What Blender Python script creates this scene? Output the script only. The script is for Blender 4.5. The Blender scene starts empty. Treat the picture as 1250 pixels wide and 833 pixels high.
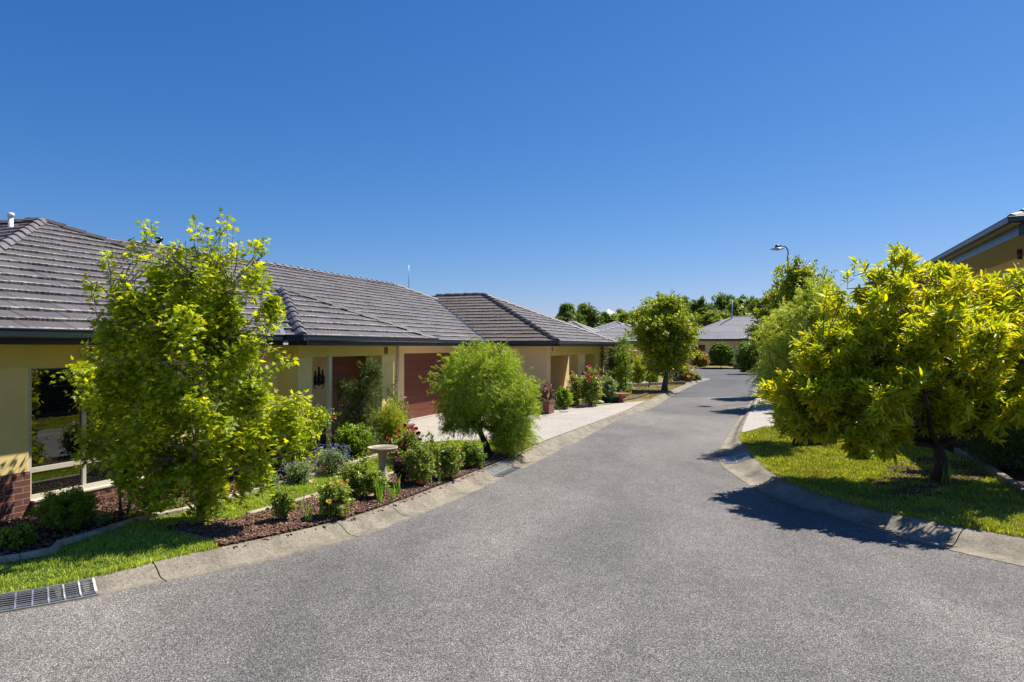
import bpy, math, random
import numpy as np
from mathutils import Vector, Matrix

rng = np.random.default_rng(7)
random.seed(7)
COL = bpy.context.scene.collection
CAMH = 2.35
FPX = 833.0
ANG = math.atan2(320, 833)          # the street and the houses run 21 degrees right of the view axis
ROADZ = -0.13
SUN_AZ, SUN_EL = math.radians(55), math.radians(54)
SUN = (math.sin(SUN_AZ)*math.cos(SUN_EL), math.cos(SUN_AZ)*math.cos(SUN_EL), math.sin(SUN_EL))

# survey helpers: photo pixel -> ground point at height z, or point at distance Y
def gp(px, py, z=0.0):
    Y = FPX*(CAMH-z)/(py-424.0)
    return ((px-625.0)/FPX*Y, Y, z)
def at(px, py, Y):
    return ((px-625.0)/FPX*Y, Y, CAMH-(py-424.0)/FPX*Y)
def W(v, u, z=0.0):
    c, s = math.cos(ANG), math.sin(ANG)
    return (v*c+u*s, -v*s+u*c, z)

# ---------------------------------------------------------------- objects
def link(o, parent=None):
    COL.objects.link(o)
    if parent is not None:
        o.parent = parent
    return o
def tag(o, label=None, cat=None, group=None, kind=None):
    if label: o['label'] = label
    if cat: o['category'] = cat
    if group: o['group'] = group
    if kind: o['kind'] = kind
    return o
def thing(name, label, cat, loc=(0, 0, 0), rz=0.0, group=None, kind=None):
    o = bpy.data.objects.new(name, None)
    o.empty_display_size = 0.2
    link(o); o.location = loc; o.rotation_euler = (0, 0, rz)
    return tag(o, label, cat, group, kind)
def copy_thing(root, loc, rz, label=None, scale=1.0):
    r = root.copy(); COL.objects.link(r); r.location = loc; r.rotation_euler = (0, 0, rz)
    r.scale = (scale,)*3 if isinstance(scale, (int, float)) else scale
    if label: r['label'] = label
    for ch in list(root.children):
        c = ch.copy(); COL.objects.link(c); c.parent = r
        for g in list(ch.children):
            d = g.copy(); COL.objects.link(d); d.parent = c
    return r

class MB:
    """collects polygons, links them as one mesh object; UV = box projection in metres unless given"""
    def __init__(s): s.v = []; s.f = []; s.uv = []; s.smooth = []
    def poly(s, pts, uv=None, sm=False):
        b = len(s.v); s.v += [tuple(p) for p in pts]; s.f.append(tuple(range(b, b+len(pts)))); s.smooth.append(sm)
        if uv is None:
            n = Vector((0, 0, 0))
            for i in range(len(pts)):
                a = Vector(pts[i]); c = Vector(pts[(i+1) % len(pts)]); n += a.cross(c)
            ax = max(range(3), key=lambda k: abs(n[k]))
            uv = [((p[1], p[2]) if ax == 0 else (p[0], p[2]) if ax == 1 else (p[0], p[1])) for p in pts]
        s.uv.append(uv); return s
    def box(s, x0, x1, y0, y1, z0, z1):
        if x0 > x1: x0, x1 = x1, x0
        if y0 > y1: y0, y1 = y1, y0
        if z0 > z1: z0, z1 = z1, z0
        q = [(x0,y0,z0),(x1,y0,z0),(x1,y1,z0),(x0,y1,z0),(x0,y0,z1),(x1,y0,z1),(x1,y1,z1),(x0,y1,z1)]
        for f in ((3,2,1,0),(4,5,6,7),(0,1,5,4),(1,2,6,5),(2,3,7,6),(3,0,4,7)):
            s.poly([q[i] for i in f])
        return s
    def tube(s, pts, rad, n=7, cap=True):
        pts = [Vector(p) for p in pts]
        if isinstance(rad, (int, float)): rad = [rad]*len(pts)
        rings = []; ref = None
        for i, p in enumerate(pts):
            t = (pts[min(i+1, len(pts)-1)]-pts[max(i-1, 0)]).normalized()
            if ref is None:
                ref = Vector((1, 0, 0)) if abs(t.x) < .8 else Vector((0, 1, 0))
            a = (ref-t*ref.dot(t)).normalized(); ref = a; b = t.cross(a)
            rings.append([p+(a*math.cos(2*math.pi*k/n)+b*math.sin(2*math.pi*k/n))*rad[i] for k in range(n)])
        L = 0
        for i in range(len(rings)-1):
            d = (pts[i+1]-pts[i]).length; r = max(rad[i], rad[i+1])
            for k in range(n):
                k2 = (k+1) % n
                u0 = 2*math.pi*r*k/n; u1 = 2*math.pi*r*(k+1)/n
                s.poly([rings[i][k], rings[i][k2], rings[i+1][k2], rings[i+1][k]], [(u0, L), (u1, L), (u1, L+d), (u0, L+d)], True)
            L += d
        if cap:
            s.poly(rings[-1]); s.poly(list(reversed(rings[0])))
        return s
    def lathe(s, prof, n=28, c=(0, 0, 0)):
        rings = [[(c[0]+r*math.cos(2*math.pi*k/n), c[1]+r*math.sin(2*math.pi*k/n), c[2]+z) for k in range(n)] for r, z in prof]
        for i in range(len(rings)-1):
            for k in range(n):
                k2 = (k+1) % n
                s.poly([rings[i][k], rings[i][k2], rings[i+1][k2], rings[i+1][k]], None, True)
        return s
    def build(s, name, mat, parent=None, bevel=0.0, loc=None):
        me = bpy.data.meshes.new(name)
        me.from_pydata(s.v, [], s.f)
        uvl = me.uv_layers.new(name='UVMap')
        flat = [c for f in s.uv for p in f for c in p]
        uvl.data.foreach_set('uv', flat)
        me.polygons.foreach_set('use_smooth', s.smooth)
        if any(s.smooth) or bevel:
            weld(me)
        me.materials.append(mat)
        me.update()
        o = bpy.data.objects.new(name, me); link(o, parent)
        if loc: o.location = loc
        if bevel:
            m = o.modifiers.new('Bevel', 'BEVEL'); m.width = bevel; m.segments = 2; m.limit_method = 'ANGLE'
        return o
def weld(me):
    import bmesh
    bm = bmesh.new(); bm.from_mesh(me)
    bmesh.ops.remove_doubles(bm, verts=bm.verts, dist=1e-5)
    bm.to_mesh(me); bm.free()

def tri_mesh(name, V, T, mat, parent=None, smooth=False):
    V = np.asarray(V, dtype=np.float32).reshape(-1, 3); T = np.asarray(T, dtype=np.int32).reshape(-1, 3)
    me = bpy.data.meshes.new(name)
    me.vertices.add(len(V)); me.vertices.foreach_set('co', V.ravel())
    me.loops.add(T.size); me.loops.foreach_set('vertex_index', T.ravel())
    me.polygons.add(len(T)); me.polygons.foreach_set('loop_start', np.arange(0, T.size, 3, dtype=np.int32))
    if smooth: me.polygons.foreach_set('use_smooth', np.ones(len(T), dtype=bool))
    me.update(calc_edges=True)
    me.materials.append(mat)
    o = bpy.data.objects.new(name, me)
    return link(o, parent)

# ---------------------------------------------------------------- leaf templates: (x across, y along, z up), triangles
def _fan(out, fold=.12):
    v = [(0, .42, -fold)]+[(x, y, z) for x, y, z in out]
    n = len(out)
    return np.array(v, float), np.array([(0, i+1, (i+1) % n+1) for i in range(n)])
LEAF = {}
mp = [(0,0),(.14,.12),(.46,.0),(.26,.28),(.66,.54),(.20,.50),(.24,.70),(0,1.08),(-.24,.70),(-.20,.50),(-.66,.54),(-.26,.28),(-.46,.0),(-.14,.12)]
LEAF['maple'] = _fan([(x, y, -.18*abs(x)-.12*y*y) for x, y in mp], -.02)
def _lance(w, fold, curl):
    ys = [0, .22, .5, .78, 1.0]; ws = [.02, w*.8, w, w*.65, 0]
    V = []
    for y, a in zip(ys, ws):
        z = -curl*y*y
        V += [(-a, y, z+fold*a), (0, y, z), (a, y, z+fold*a)]
    T = []
    for i in range(4):
        b = 3*i
        T += [(b, b+1, b+4), (b, b+4, b+3), (b+1, b+2, b+5), (b+1, b+5, b+4)]
    T = [t for t in T if True]
    return np.array(V, float), np.array(T)
LEAF['lance'] = _lance(.135, .5, .18)
LEAF['oval'] = (np.array([(0,0,0),(.27,.4,.08),(.2,.75,.03),(0,1,-.1),(-.2,.75,.03),(-.27,.4,.08),(0,.5,-.02)], float),
                np.array([(6,0,1),(6,1,2),(6,2,3),(6,3,4),(6,4,5),(6,5,0)]))
LEAF['small'] = (np.array([(0,0,0),(.3,.5,.07),(0,1,-.06),(-.3,.5,.07)], float), np.array([(0,1,2),(0,2,3)]))
LEAF['needle'] = (np.array([(-.07,0,0),(.07,0,0),(.05,.6,-.04),(0,1,-.12),(-.05,.6,-.04)], float), np.array([(0,1,2),(0,2,4),(4,2,3)]))
LEAF['petal'] = (np.array([(0,0,0),(.42,.45,.16),(.34,.85,.24),(0,1,.14),(-.34,.85,.24),(-.42,.45,.16),(0,.55,0)], float),
                 np.array([(6,0,1),(6,1,2),(6,2,3),(6,3,4),(6,4,5),(6,5,0)]))
# a sprig of five small leaves, for foliage seen from far away
_sv, _st = [], []
for _k in range(5):
    _a = (_k-2)*.75; _c, _s = math.cos(_a), math.sin(_a); _b = len(_sv); _h = .1*(_k % 2)
    for x, y in ((0,0),(.16,.45),(0,.9),(-.16,.45)):
        _sv.append((x*_c+y*_s, .15+y*_c*.9-x*_s, _h+.25*x*(_k-2)+_h*y))
    _st += [(_b, _b+1, _b+2), (_b, _b+2, _b+3)]
LEAF['sprig'] = (np.array(_sv, float), np.array(_st))

def norm(a): return a/np.maximum(np.linalg.norm(a, axis=-1, keepdims=True), 1e-9)
def leaf_arrays(P, D, N, S, kind):
    tv, tt = LEAF[kind]
    D = norm(D); B = norm(np.cross(D, N)); N2 = np.cross(B, D)
    S = np.broadcast_to(np.asarray(S, float), (len(P),))
    V = P[:, None, :]+S[:, None, None]*(tv[None, :, 0:1]*B[:, None, :]+tv[None, :, 1:2]*D[:, None, :]+tv[None, :, 2:3]*N2[:, None, :])
    T = tt[None]+(np.arange(len(P))*len(tv))[:, None, None]
    return V.reshape(-1, 3), T.reshape(-1, 3)

DENS = 1.6
SEED = 3
def rdir(n):
    return norm(rng.normal(size=(n, 3)))

def shoots_to_leaves(S0, DIR, LEN, lps, droop, leaf, size, roll, a, b, g, tmin=.1, tipdense=1.0, petiole=.0):
    """leaves along curved shoots"""
    n = len(S0)
    t = (np.linspace(tmin, 1, lps)**tipdense)[None, :]+rng.normal(size=(n, lps))*.02
    P = S0[:, None, :]+DIR[:, None, :]*(LEN[:, None]*t)[..., None]
    P[..., 2] -= droop*LEN[:, None]*t*t
    tang = DIR[:, None, :]+np.zeros_like(P); tang[..., 2] -= 2*droop*t
    tang = norm(tang)
    ref = norm(np.cross(tang, np.array([.31, .2, .93])+np.zeros_like(tang)))
    ref2 = np.cross(tang, ref)
    ph = rng.uniform(0, 6.28, (n, 1))+2.39996*np.arange(lps)[None, :]+rng.normal(size=(n, lps))*.3
    rad = ref*np.cos(ph)[..., None]+ref2*np.sin(ph)[..., None]
    D = norm(tang*a+rad*b+np.array([0, 0, -g])+rng.normal(size=P.shape)*.18)
    up = np.array([0, 0, 1.0])+rng.normal(size=P.shape)*roll
    N = norm(up-D*(up*D).sum(-1, keepdims=True))
    P = P+rad*petiole
    sz = size*rng.uniform(.65, 1.15, P.shape[:2])*(1.0-.25*(t > .93))
    return leaf_arrays(P.reshape(-1, 3), D.reshape(-1, 3), N.reshape(-1, 3), sz.ravel(), leaf)

def plant(name, label, cat, base, blobs, nshoot, shoot_len, lps, leaf, lsize, lmat, bark,
          trunk_h=0.0, trunk_r=.04, lean=(0, 0), nlimb=10, up=.4, droop=.1, roll=.5, a=.5, b=.8, g=.2,
          shell=.6, nclus=40, sigma=.22, trunks=1, twigs=True, group=None, tipdense=1.0, extra=None, top=None,
          limb_r=.4, crown_name='crown', trunk_name='trunk', flat_bottom=None, wild=.35, petiole=0.0, whips=None):
    """a tree or shrub: trunk(s) with limbs and twigs, and a crown of separate leaves"""
    global rng
    import zlib
    rng = np.random.default_rng(zlib.crc32(label.encode())+SEED); random.seed(zlib.crc32(label.encode())+SEED)
    nshoot = int(nshoot*DENS); nclus = int(nclus*DENS**.7)
    root = thing(name, label, cat, base, 0, group)
    blobs = [(np.array(c, float), np.array(r, float), w) for c, r, w in blobs]
    wts = np.array([w for *_, w in blobs], float); wts /= wts.sum()
    # clusters on the envelopes
    bi = rng.choice(len(blobs), nclus, p=wts)
    # directions spread evenly over each envelope (golden spiral with jitter), so that no side stays bare
    cd = np.zeros((nclus, 3))
    for q in range(len(blobs)):
        idx = np.where(bi == q)[0]; m_ = len(idx)
        if m_:
            zf = 1-2*(np.arange(m_)+.5)/m_; af = np.arange(m_)*2.39996+rng.uniform(0, 6.28); rf = np.sqrt(1-zf*zf)
            cd[idx] = norm(np.column_stack([rf*np.cos(af), rf*np.sin(af), zf])+rng.normal(size=(m_, 3))*.18)
    rad = shell+(1-shell)*rng.uniform(0, 1, nclus)**.6
    ph_ = rng.uniform(0, 6.28, 3); am_ = 0.3 if shell >= .9 else 1.0
    lump = 1+am_*(.15*np.sin(3*np.arctan2(cd[:, 1], cd[:, 0])+bi*2.1+ph_[0])+.12*np.sin(5*cd[:, 2]+bi+ph_[1])+.08*np.sin(9*cd[:, 0]+ph_[2]))
    C = np.array([blobs[i][0] for i in bi]); R = np.array([blobs[i][1] for i in bi])
    cc = C+R*cd*(rad*lump)[:, None]
    ci = rng.integers(0, nclus, nshoot)
    tip = cc[ci]+rng.normal(size=(nshoot, 3))*sigma*R[ci].mean(1, keepdims=True)
    out = norm((tip-C[ci])/R[ci]**2*R[ci].mean())
    DIR = norm(out*(1-up)+np.array([0, 0, 1.0])*up+rng.normal(size=(nshoot, 3))*wild)
    LEN = shoot_len*rng.uniform(.55, 1.2, nshoot)
    S0 = tip-DIR*LEN[:, None]*.8
    if flat_bottom is not None:
        k = S0[:, 2] > flat_bottom-.5*shoot_len
        S0, DIR, LEN = S0[k], DIR[k], LEN[k]
    k = S0[:, 2] > 0.03
    S0, DIR, LEN = S0[k], DIR[k], LEN[k]
    nwh = 0
    if whips is not None:
        nwh = len(whips[0]); S0 = np.concatenate([S0, whips[0]]); DIR = np.concatenate([DIR, whips[1]]); LEN = np.concatenate([LEN, whips[2]])
    V, T = shoots_to_leaves(S0, DIR, LEN, lps, droop, leaf, lsize, roll, a, b, g, tipdense=tipdense, petiole=petiole)
    k2 = V[:, 2] < .01
    V[k2, 2] = .01+rng.uniform(0, .01, k2.sum())
    crown = tri_mesh(crown_name, V, T, lmat, root)
    # wood
    mb = MB()
    topz = top if top is not None else max(c[2]+r[2]*.5 for c, r, _ in blobs)
    cxy = sum((c[:2]*w for c, r, w in blobs), np.zeros(2))/sum(w for *_, w in blobs)
    nodes = []
    ns = 6
    for tnum in range(trunks):
        off = np.array([0, 0.0]) if trunks == 1 else np.array([math.cos(2.4*tnum+.4), math.sin(2.4*tnum+.4)])*trunk_r*2.2
        spread = (np.array([0, 0.0]) if trunks == 1 else off/trunk_r*topz*.07)
        pts = []
        for i in range(9):
            t = i/8; z = t*topz
            f = min(1, z/max(trunk_h, .05))
            x, y = np.array(lean)*f+off*(1-t)+spread*t+(cxy-np.array(lean))*max(0, (z-trunk_h)/max(topz-trunk_h, .1))*.8
            if i: x += random.uniform(-1, 1)*trunk_r*.5; y += random.uniform(-1, 1)*trunk_r*.5
            pts.append((x, y, z-(0.05 if i == 0 else 0)))
        rads = [trunk_r*(1.35 if i == 0 else 1.0)*(1-.8*(i/8)) for i in range(9)]
        mb.tube(pts, rads, 8)
        for i in range(2, 9): nodes.append((np.array(pts[i]), rads[i]))
    limbs = []
    main = [n_ for n_ in nodes if n_[0][2] >= trunk_h*.85] or nodes[-2:]
    for j in range(nlimb):
        i = rng.choice(len(blobs), p=wts); c, r, _ = blobs[i]
        tgt = c+r*rdir(1)[0]*rng.uniform(.35, .85)
        tgt[2] = max(tgt[2], .1)
        st = min(main, key=lambda q: abs(q[0][2]-(tgt[2]-.6*np.linalg.norm(tgt[:2]-q[0][:2])))+rng.uniform(0, .1))
        p0, r0 = st
        m = p0+(tgt-p0)*.5+np.array([0, 0, -.08*np.linalg.norm(tgt-p0)])
        pts = []
        for q in range(6):
            t = q/5; p = (1-t)**2*p0+2*t*(1-t)*m+t*t*tgt
            if 0 < q: p = p+rng.normal(size=3)*.012
            pts.append(p); limbs.append(p)
        mb.tube([tuple(p) for p in pts], [max(r0, trunk_r*.35)*limb_r*1.3*(1-.8*q/5)+.003 for q in range(6)], 6, cap=False)
    if twigs and len(limbs):
        L = np.array(limbs)
        sel = rng.permutation(len(S0))[:int(min(len(S0), 260))]
        tr = max(.003, trunk_r*.08)
        for s in sel:
            d = np.linalg.norm(L-S0[s], axis=1); p0 = L[d.argmin()]
            e = S0[s]+DIR[s]*LEN[s]*.85; e = e-np.array([0, 0, droop*LEN[s]*.72])
            mb.tube([tuple(p0), tuple(S0[s]), tuple(S0[s]*.45+e*.55+np.array([0, 0, droop*LEN[s]*.15])), tuple(e)], [tr, tr*.8, tr*.6, tr*.3], 4, cap=False)
    for s in range(len(S0)-nwh, len(S0)):
        e = S0[s]+DIR[s]*LEN[s]*.95; LL = np.array(limbs); sc_ = np.linalg.norm(LL-S0[s], axis=1)+1.5*np.maximum(0, LL[:, 2]-S0[s][2]); p0 = LL[sc_.argmin()]
        mb.tube([tuple(p0), tuple(S0[s]), tuple(e)], [.009, .007, .003], 5, cap=False)
    if extra: extra(mb)
    if len(mb.f): mb.build(trunk_name, bark, root)
    root['_tips'] = 0
    del root['_tips']
    return root, S0+DIR*LEN[:, None], DIR

def bloom(root, p, size, mat, name='flower', nd=None, rings=3):
    """a double flower of curved petals"""
    nd = norm(np.array(nd if nd is not None else (rng.normal()*.3, -.5+rng.normal()*.2, .8)))
    ref = norm(np.cross(nd, [.3, .9, .1])); r2 = np.cross(nd, ref)
    P, D, N, S = [], [], [], []
    for k in range(rings):
        n = 5+k; tilt = .25+.42*k
        for i in range(n):
            ph = 6.283*i/n+k*.6
            rad = ref*math.cos(ph)+r2*math.sin(ph)
            D.append(nd*math.cos(tilt)+rad*math.sin(tilt)); N.append(nd*math.sin(tilt)-rad*math.cos(tilt))
            P.append(np.array(p)+rad*size*.04*k-nd*size*.08*k); S.append(size*(.42+.09*k))
    V, T = leaf_arrays(np.array(P), np.array(D), np.array(N), np.array(S), 'petal')
    return tri_mesh(name, V, T, mat, root)

# ---------------------------------------------------------------- polygons / curves
def catmull(pts, n=8):
    pts = [np.array(p, float) for p in pts]; out = []
    P = [2*pts[0]-pts[1]]+pts+[2*pts[-1]-pts[-2]]
    for i in range(1, len(P)-2):
        for k in range(n):
            t = k/n
            out.append(.5*((2*P[i])+(-P[i-1]+P[i+1])*t+(2*P[i-1]-5*P[i]+4*P[i+1]-P[i+2])*t*t+(-P[i-1]+3*P[i]-3*P[i+1]+P[i+2])*t**3))
    out.append(P[-2]); return np.array(out)
def resample(poly, n):
    poly = np.asarray(poly, float); d = np.r_[0, np.cumsum(np.linalg.norm(np.diff(poly, axis=0), axis=1))]
    t = np.linspace(0, d[-1], n)
    return np.stack([np.interp(t, d, poly[:, i]) for i in range(poly.shape[1])], 1)
def inpoly(P, poly):
    x, y = P[:, 0], P[:, 1]; c = np.zeros(len(P), bool); n = len(poly); j = n-1
    for i in range(n):
        xi, yi = poly[i][0], poly[i][1]; xj, yj = poly[j][0], poly[j][1]
        m = ((yi > y) != (yj > y)) & (x < (xj-xi)*(y-yi)/((yj-yi)+1e-12)+xi)
        c ^= m; j = i
    return c
def sample_poly(poly, n):
    a = np.array([p[:2] for p in poly]); lo, hi = a.min(0), a.max(0); out = []
    tot = 0
    while tot < n:
        q = rng.uniform(lo, hi, (n*2, 2)); q = q[inpoly(q, poly)]; out.append(q); tot += len(q)
    return np.concatenate(out)[:n]
def sheet(name, poly, z, mat, kind='structure', cut=0.0, label=None, cat=None):
    from mathutils.geometry import tessellate_polygon
    pts = [Vector((p[0], p[1], z)) for p in poly]
    tris = tessellate_polygon([pts])
    V = [tuple(p) for p in pts]; T = []
    for t in tris:
        a, b, c = (pts[i] for i in t)
        T.append(t if (b-a).cross(c-a).z > 0 else (t[0], t[2], t[1]))
    o = tri_mesh(name, V, T, mat)
    return tag(o, label, cat, None, kind)

# ---------------------------------------------------------------- materials
def new_mat(name):
    m = bpy.data.materials.new(name); m.use_nodes = True
    nt = m.node_tree; b = nt.nodes['Principled BSDF']
    return m, nt, b
def nd(nt, typ, **kw):
    n = nt.nodes.new(typ)
    for k, v in kw.items(): setattr(n, k, v)
    return n
def ramp(nt, fac, stops, interp='LINEAR'):
    r = nd(nt, 'ShaderNodeValToRGB'); r.color_ramp.interpolation = interp
    e = r.color_ramp.elements
    while len(e) > 1: e.remove(e[-1])
    e[0].position = stops[0][0]; e[0].color = (*stops[0][1], 1)
    for p, c in stops[1:]:
        q = e.new(p); q.color = (*c, 1)
    nt.links.new(fac, r.inputs['Fac']); return r.outputs['Color']
def coord(nt, which='Object', scale=(1, 1, 1)):
    tc = nd(nt, 'ShaderNodeTexCoord'); mp_ = nd(nt, 'ShaderNodeMapping'); mp_.inputs['Scale'].default_value = scale
    nt.links.new(tc.outputs[which], mp_.inputs['Vector']); return mp_.outputs['Vector']
def noise(nt, vec, scale, detail=4, rough=.55, dist=0.0):
    n = nd(nt, 'ShaderNodeTexNoise'); n.inputs['Scale'].default_value = scale
    n.inputs['Detail'].default_value = detail; n.inputs['Roughness'].default_value = rough; n.inputs['Distortion'].default_value = dist
    if vec is not None: nt.links.new(vec, n.inputs['Vector'])
    return n.outputs['Fac']
def mix(nt, f, a, b, mode='MIX'):
    m = nd(nt, 'ShaderNodeMix', data_type='RGBA', blend_type=mode)
    for i, x in ((0, f), (6, a), (7, b)):
        if isinstance(x, (int, float)): m.inputs[i].default_value = x
        elif isinstance(x, tuple): m.inputs[i].default_value = (*x, 1)
        else: nt.links.new(x, m.inputs[i])
    return m.outputs[2]
def mth(nt, op, a, b=0.0, clamp=False):
    m = nd(nt, 'ShaderNodeMath', operation=op); m.use_clamp = clamp
    for i, x in ((0, a), (1, b)):
        if isinstance(x, (int, float)): m.inputs[i].default_value = x
        else: nt.links.new(x, m.inputs[i])
    return m.outputs[0]
def bump(nt, bs, h, strength=.3, dist=.01):
    n = nd(nt, 'ShaderNodeBump'); n.inputs['Strength'].default_value = strength; n.inputs['Distance'].default_value = dist
    nt.links.new(h, n.inputs['Height']); nt.links.new(n.outputs['Normal'], bs.inputs['Normal'])
def simple(name, c, rough=.6, metal=0.0, var=.12, scale=6.0, bmp=.1, bscale=60, spec=.5, c2=None):
    m, nt, b = new_mat(name)
    v = coord(nt)
    c2 = c2 or tuple(x*(1-var*2.2) for x in c)
    col = ramp(nt, noise(nt, v, scale, 5, .6), [(.3, c2), (.62, c)])
    nt.links.new(col, b.inputs['Base Color'])
    b.inputs['Roughness'].default_value = rough; b.inputs['Metallic'].default_value = metal
    b.inputs['Specular IOR Level'].default_value = spec
    if bmp: bump(nt, b, noise(nt, v, bscale, 3), bmp, .005)
    return m
LG = 1.9
def leafmat(name, cols, rough=.45, trans=.5, tcol=None, spec=.35, tgain=1.0):
    """leaves: each leaf (mesh island) takes its own tone; light passes through"""
    m, nt, b = new_mat(name)
    geo = nd(nt, 'ShaderNodeNewGeometry')
    cols = [tuple(x*LG for x in c) for c in cols]
    n = len(cols)
    col = ramp(nt, geo.outputs['Random Per Island'], [(i/max(n-1, 1), c) for i, c in enumerate(cols)])
    lo = noise(nt, coord(nt), 1.7, 2)
    col = mix(nt, 1.0, col, ramp(nt, lo, [(.3, (.78, .84, .8)), (.7, (1.15, 1.1, 1.0))]), 'MULTIPLY')
    nt.links.new(col, b.inputs['Base Color']); b.inputs['Roughness'].default_value = rough
    b.inputs['Specular IOR Level'].default_value = spec
    tr = nd(nt, 'ShaderNodeBsdfTranslucent')
    tc = tcol or (1.25*tgain, 1.2*tgain, .35*tgain)
    nt.links.new(mix(nt, 1.0, col, tc, 'MULTIPLY'), tr.inputs['Color'])
    ms = nd(nt, 'ShaderNodeMixShader'); ms.inputs['Fac'].default_value = trans
    nt.links.new(b.outputs[0], ms.inputs[1]); nt.links.new(tr.outputs[0], ms.inputs[2])
    nt.links.new(ms.outputs[0], nt.nodes['Material Output'].inputs['Surface'])
    return m
# ================================================================ MATERIALS
M = {}
def asphalt(name, dark, light, patch):
    m, nt, b = new_mat(name)
    v = coord(nt)
    vo = nd(nt, 'ShaderNodeTexVoronoi'); vo.inputs['Scale'].default_value = 145; nt.links.new(v, vo.inputs['Vector'])
    sep = nd(nt, 'ShaderNodeSeparateColor'); nt.links.new(vo.outputs['Color'], sep.inputs[0])
    fine = ramp(nt, sep.outputs[0], [(0, tuple(x*.22 for x in dark)), (.32, tuple(x*.8 for x in dark)), (.72, light), (.90, tuple(x*1.7 for x in light)), (1, tuple(x*2.6 for x in light))])
    big = ramp(nt, noise(nt, coord(nt, scale=(1, .45, 1)), .55, 4, .6, .6), [(.32, (1-patch,)*3), (.68, (1+patch, 1+patch, 1+patch*.9))])
    mid = ramp(nt, noise(nt, v, 4, 6, .8), [(.3, (.80,)*3), (.7, (1.16,)*3)])
    wide = ramp(nt, noise(nt, coord(nt, scale=(.5, .22, 1)), .6, 3, .5, 1.0), [(.38, (.82, .82, .83)), (.62, (1.14, 1.13, 1.11))])
    col = mix(nt, 1.0, mix(nt, 1.0, mix(nt, 1.0, fine, big, 'MULTIPLY'), mid, 'MULTIPLY'), wide, 'MULTIPLY')
    nt.links.new(col, b.inputs['Base Color']); b.inputs['Roughness'].default_value = .85
    b.inputs['Specular IOR Level'].default_value = .3
    bump(nt, b, vo.outputs['Distance'], .5, .004)
    return m
M['road'] = asphalt('asphalt', (.120, .112, .107), (.185, .173, .163), .15)
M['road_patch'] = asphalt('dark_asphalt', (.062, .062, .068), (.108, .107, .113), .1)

def concrete(name, c, stain, scale=1.0, fineb=.35, dirt=0):
    m, nt, b = new_mat(name)
    v = coord(nt)
    n1 = ramp(nt, noise(nt, v, 2.2*scale, 6, .65, .4), [(.3, stain), (.56, c), (.8, tuple(min(1, x*1.12) for x in c))])
    n2 = ramp(nt, noise(nt, v, 28*scale, 4, .7), [(.3, (.62, .60, .56)), (.5, (1, 1, 1)), (.75, (1.15, 1.13, 1.08))])
    spots = ramp(nt, noise(nt, v, 90, 2, .5), [(.34, (.5, .47, .42)), (.46, (1, 1, 1))])
    cc_ = mix(nt, 1.0, mix(nt, 1.0, n1, n2, 'MULTIPLY'), spots, 'MULTIPLY')
    if dirt:
        dm = ramp(nt, noise(nt, v, 7, 6, .8, 1.2), [(.52, (0, 0, 0)), (.66, (dirt, dirt, dirt))])
        cc_ = mix(nt, dm, cc_, (.13, .11, .08))
    nt.links.new(cc_, b.inputs['Base Color'])
    b.inputs['Roughness'].default_value = .85; b.inputs['Specular IOR Level'].default_value = .25
    bump(nt, b, noise(nt, v, 70, 5, .7), fineb, .006)
    return m
M['kerb'] = concrete('kerb_concrete', (.29, .255, .20), (.155, .133, .10), dirt=.7)
M['drive'] = concrete('driveway_concrete', (.44, .405, .36), (.38, .35, .305), .5, .15, dirt=.18)
M['edge'] = concrete('edging_concrete', (.47, .42, .32), (.28, .24, .18), 1.5, dirt=.5)
M['stone_cream'] = concrete('cast_stone', (.50, .44, .33), (.32, .24, .15), 3)
M['stone_dark'] = simple('dark_stone', (.05, .055, .065), .8)

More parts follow.
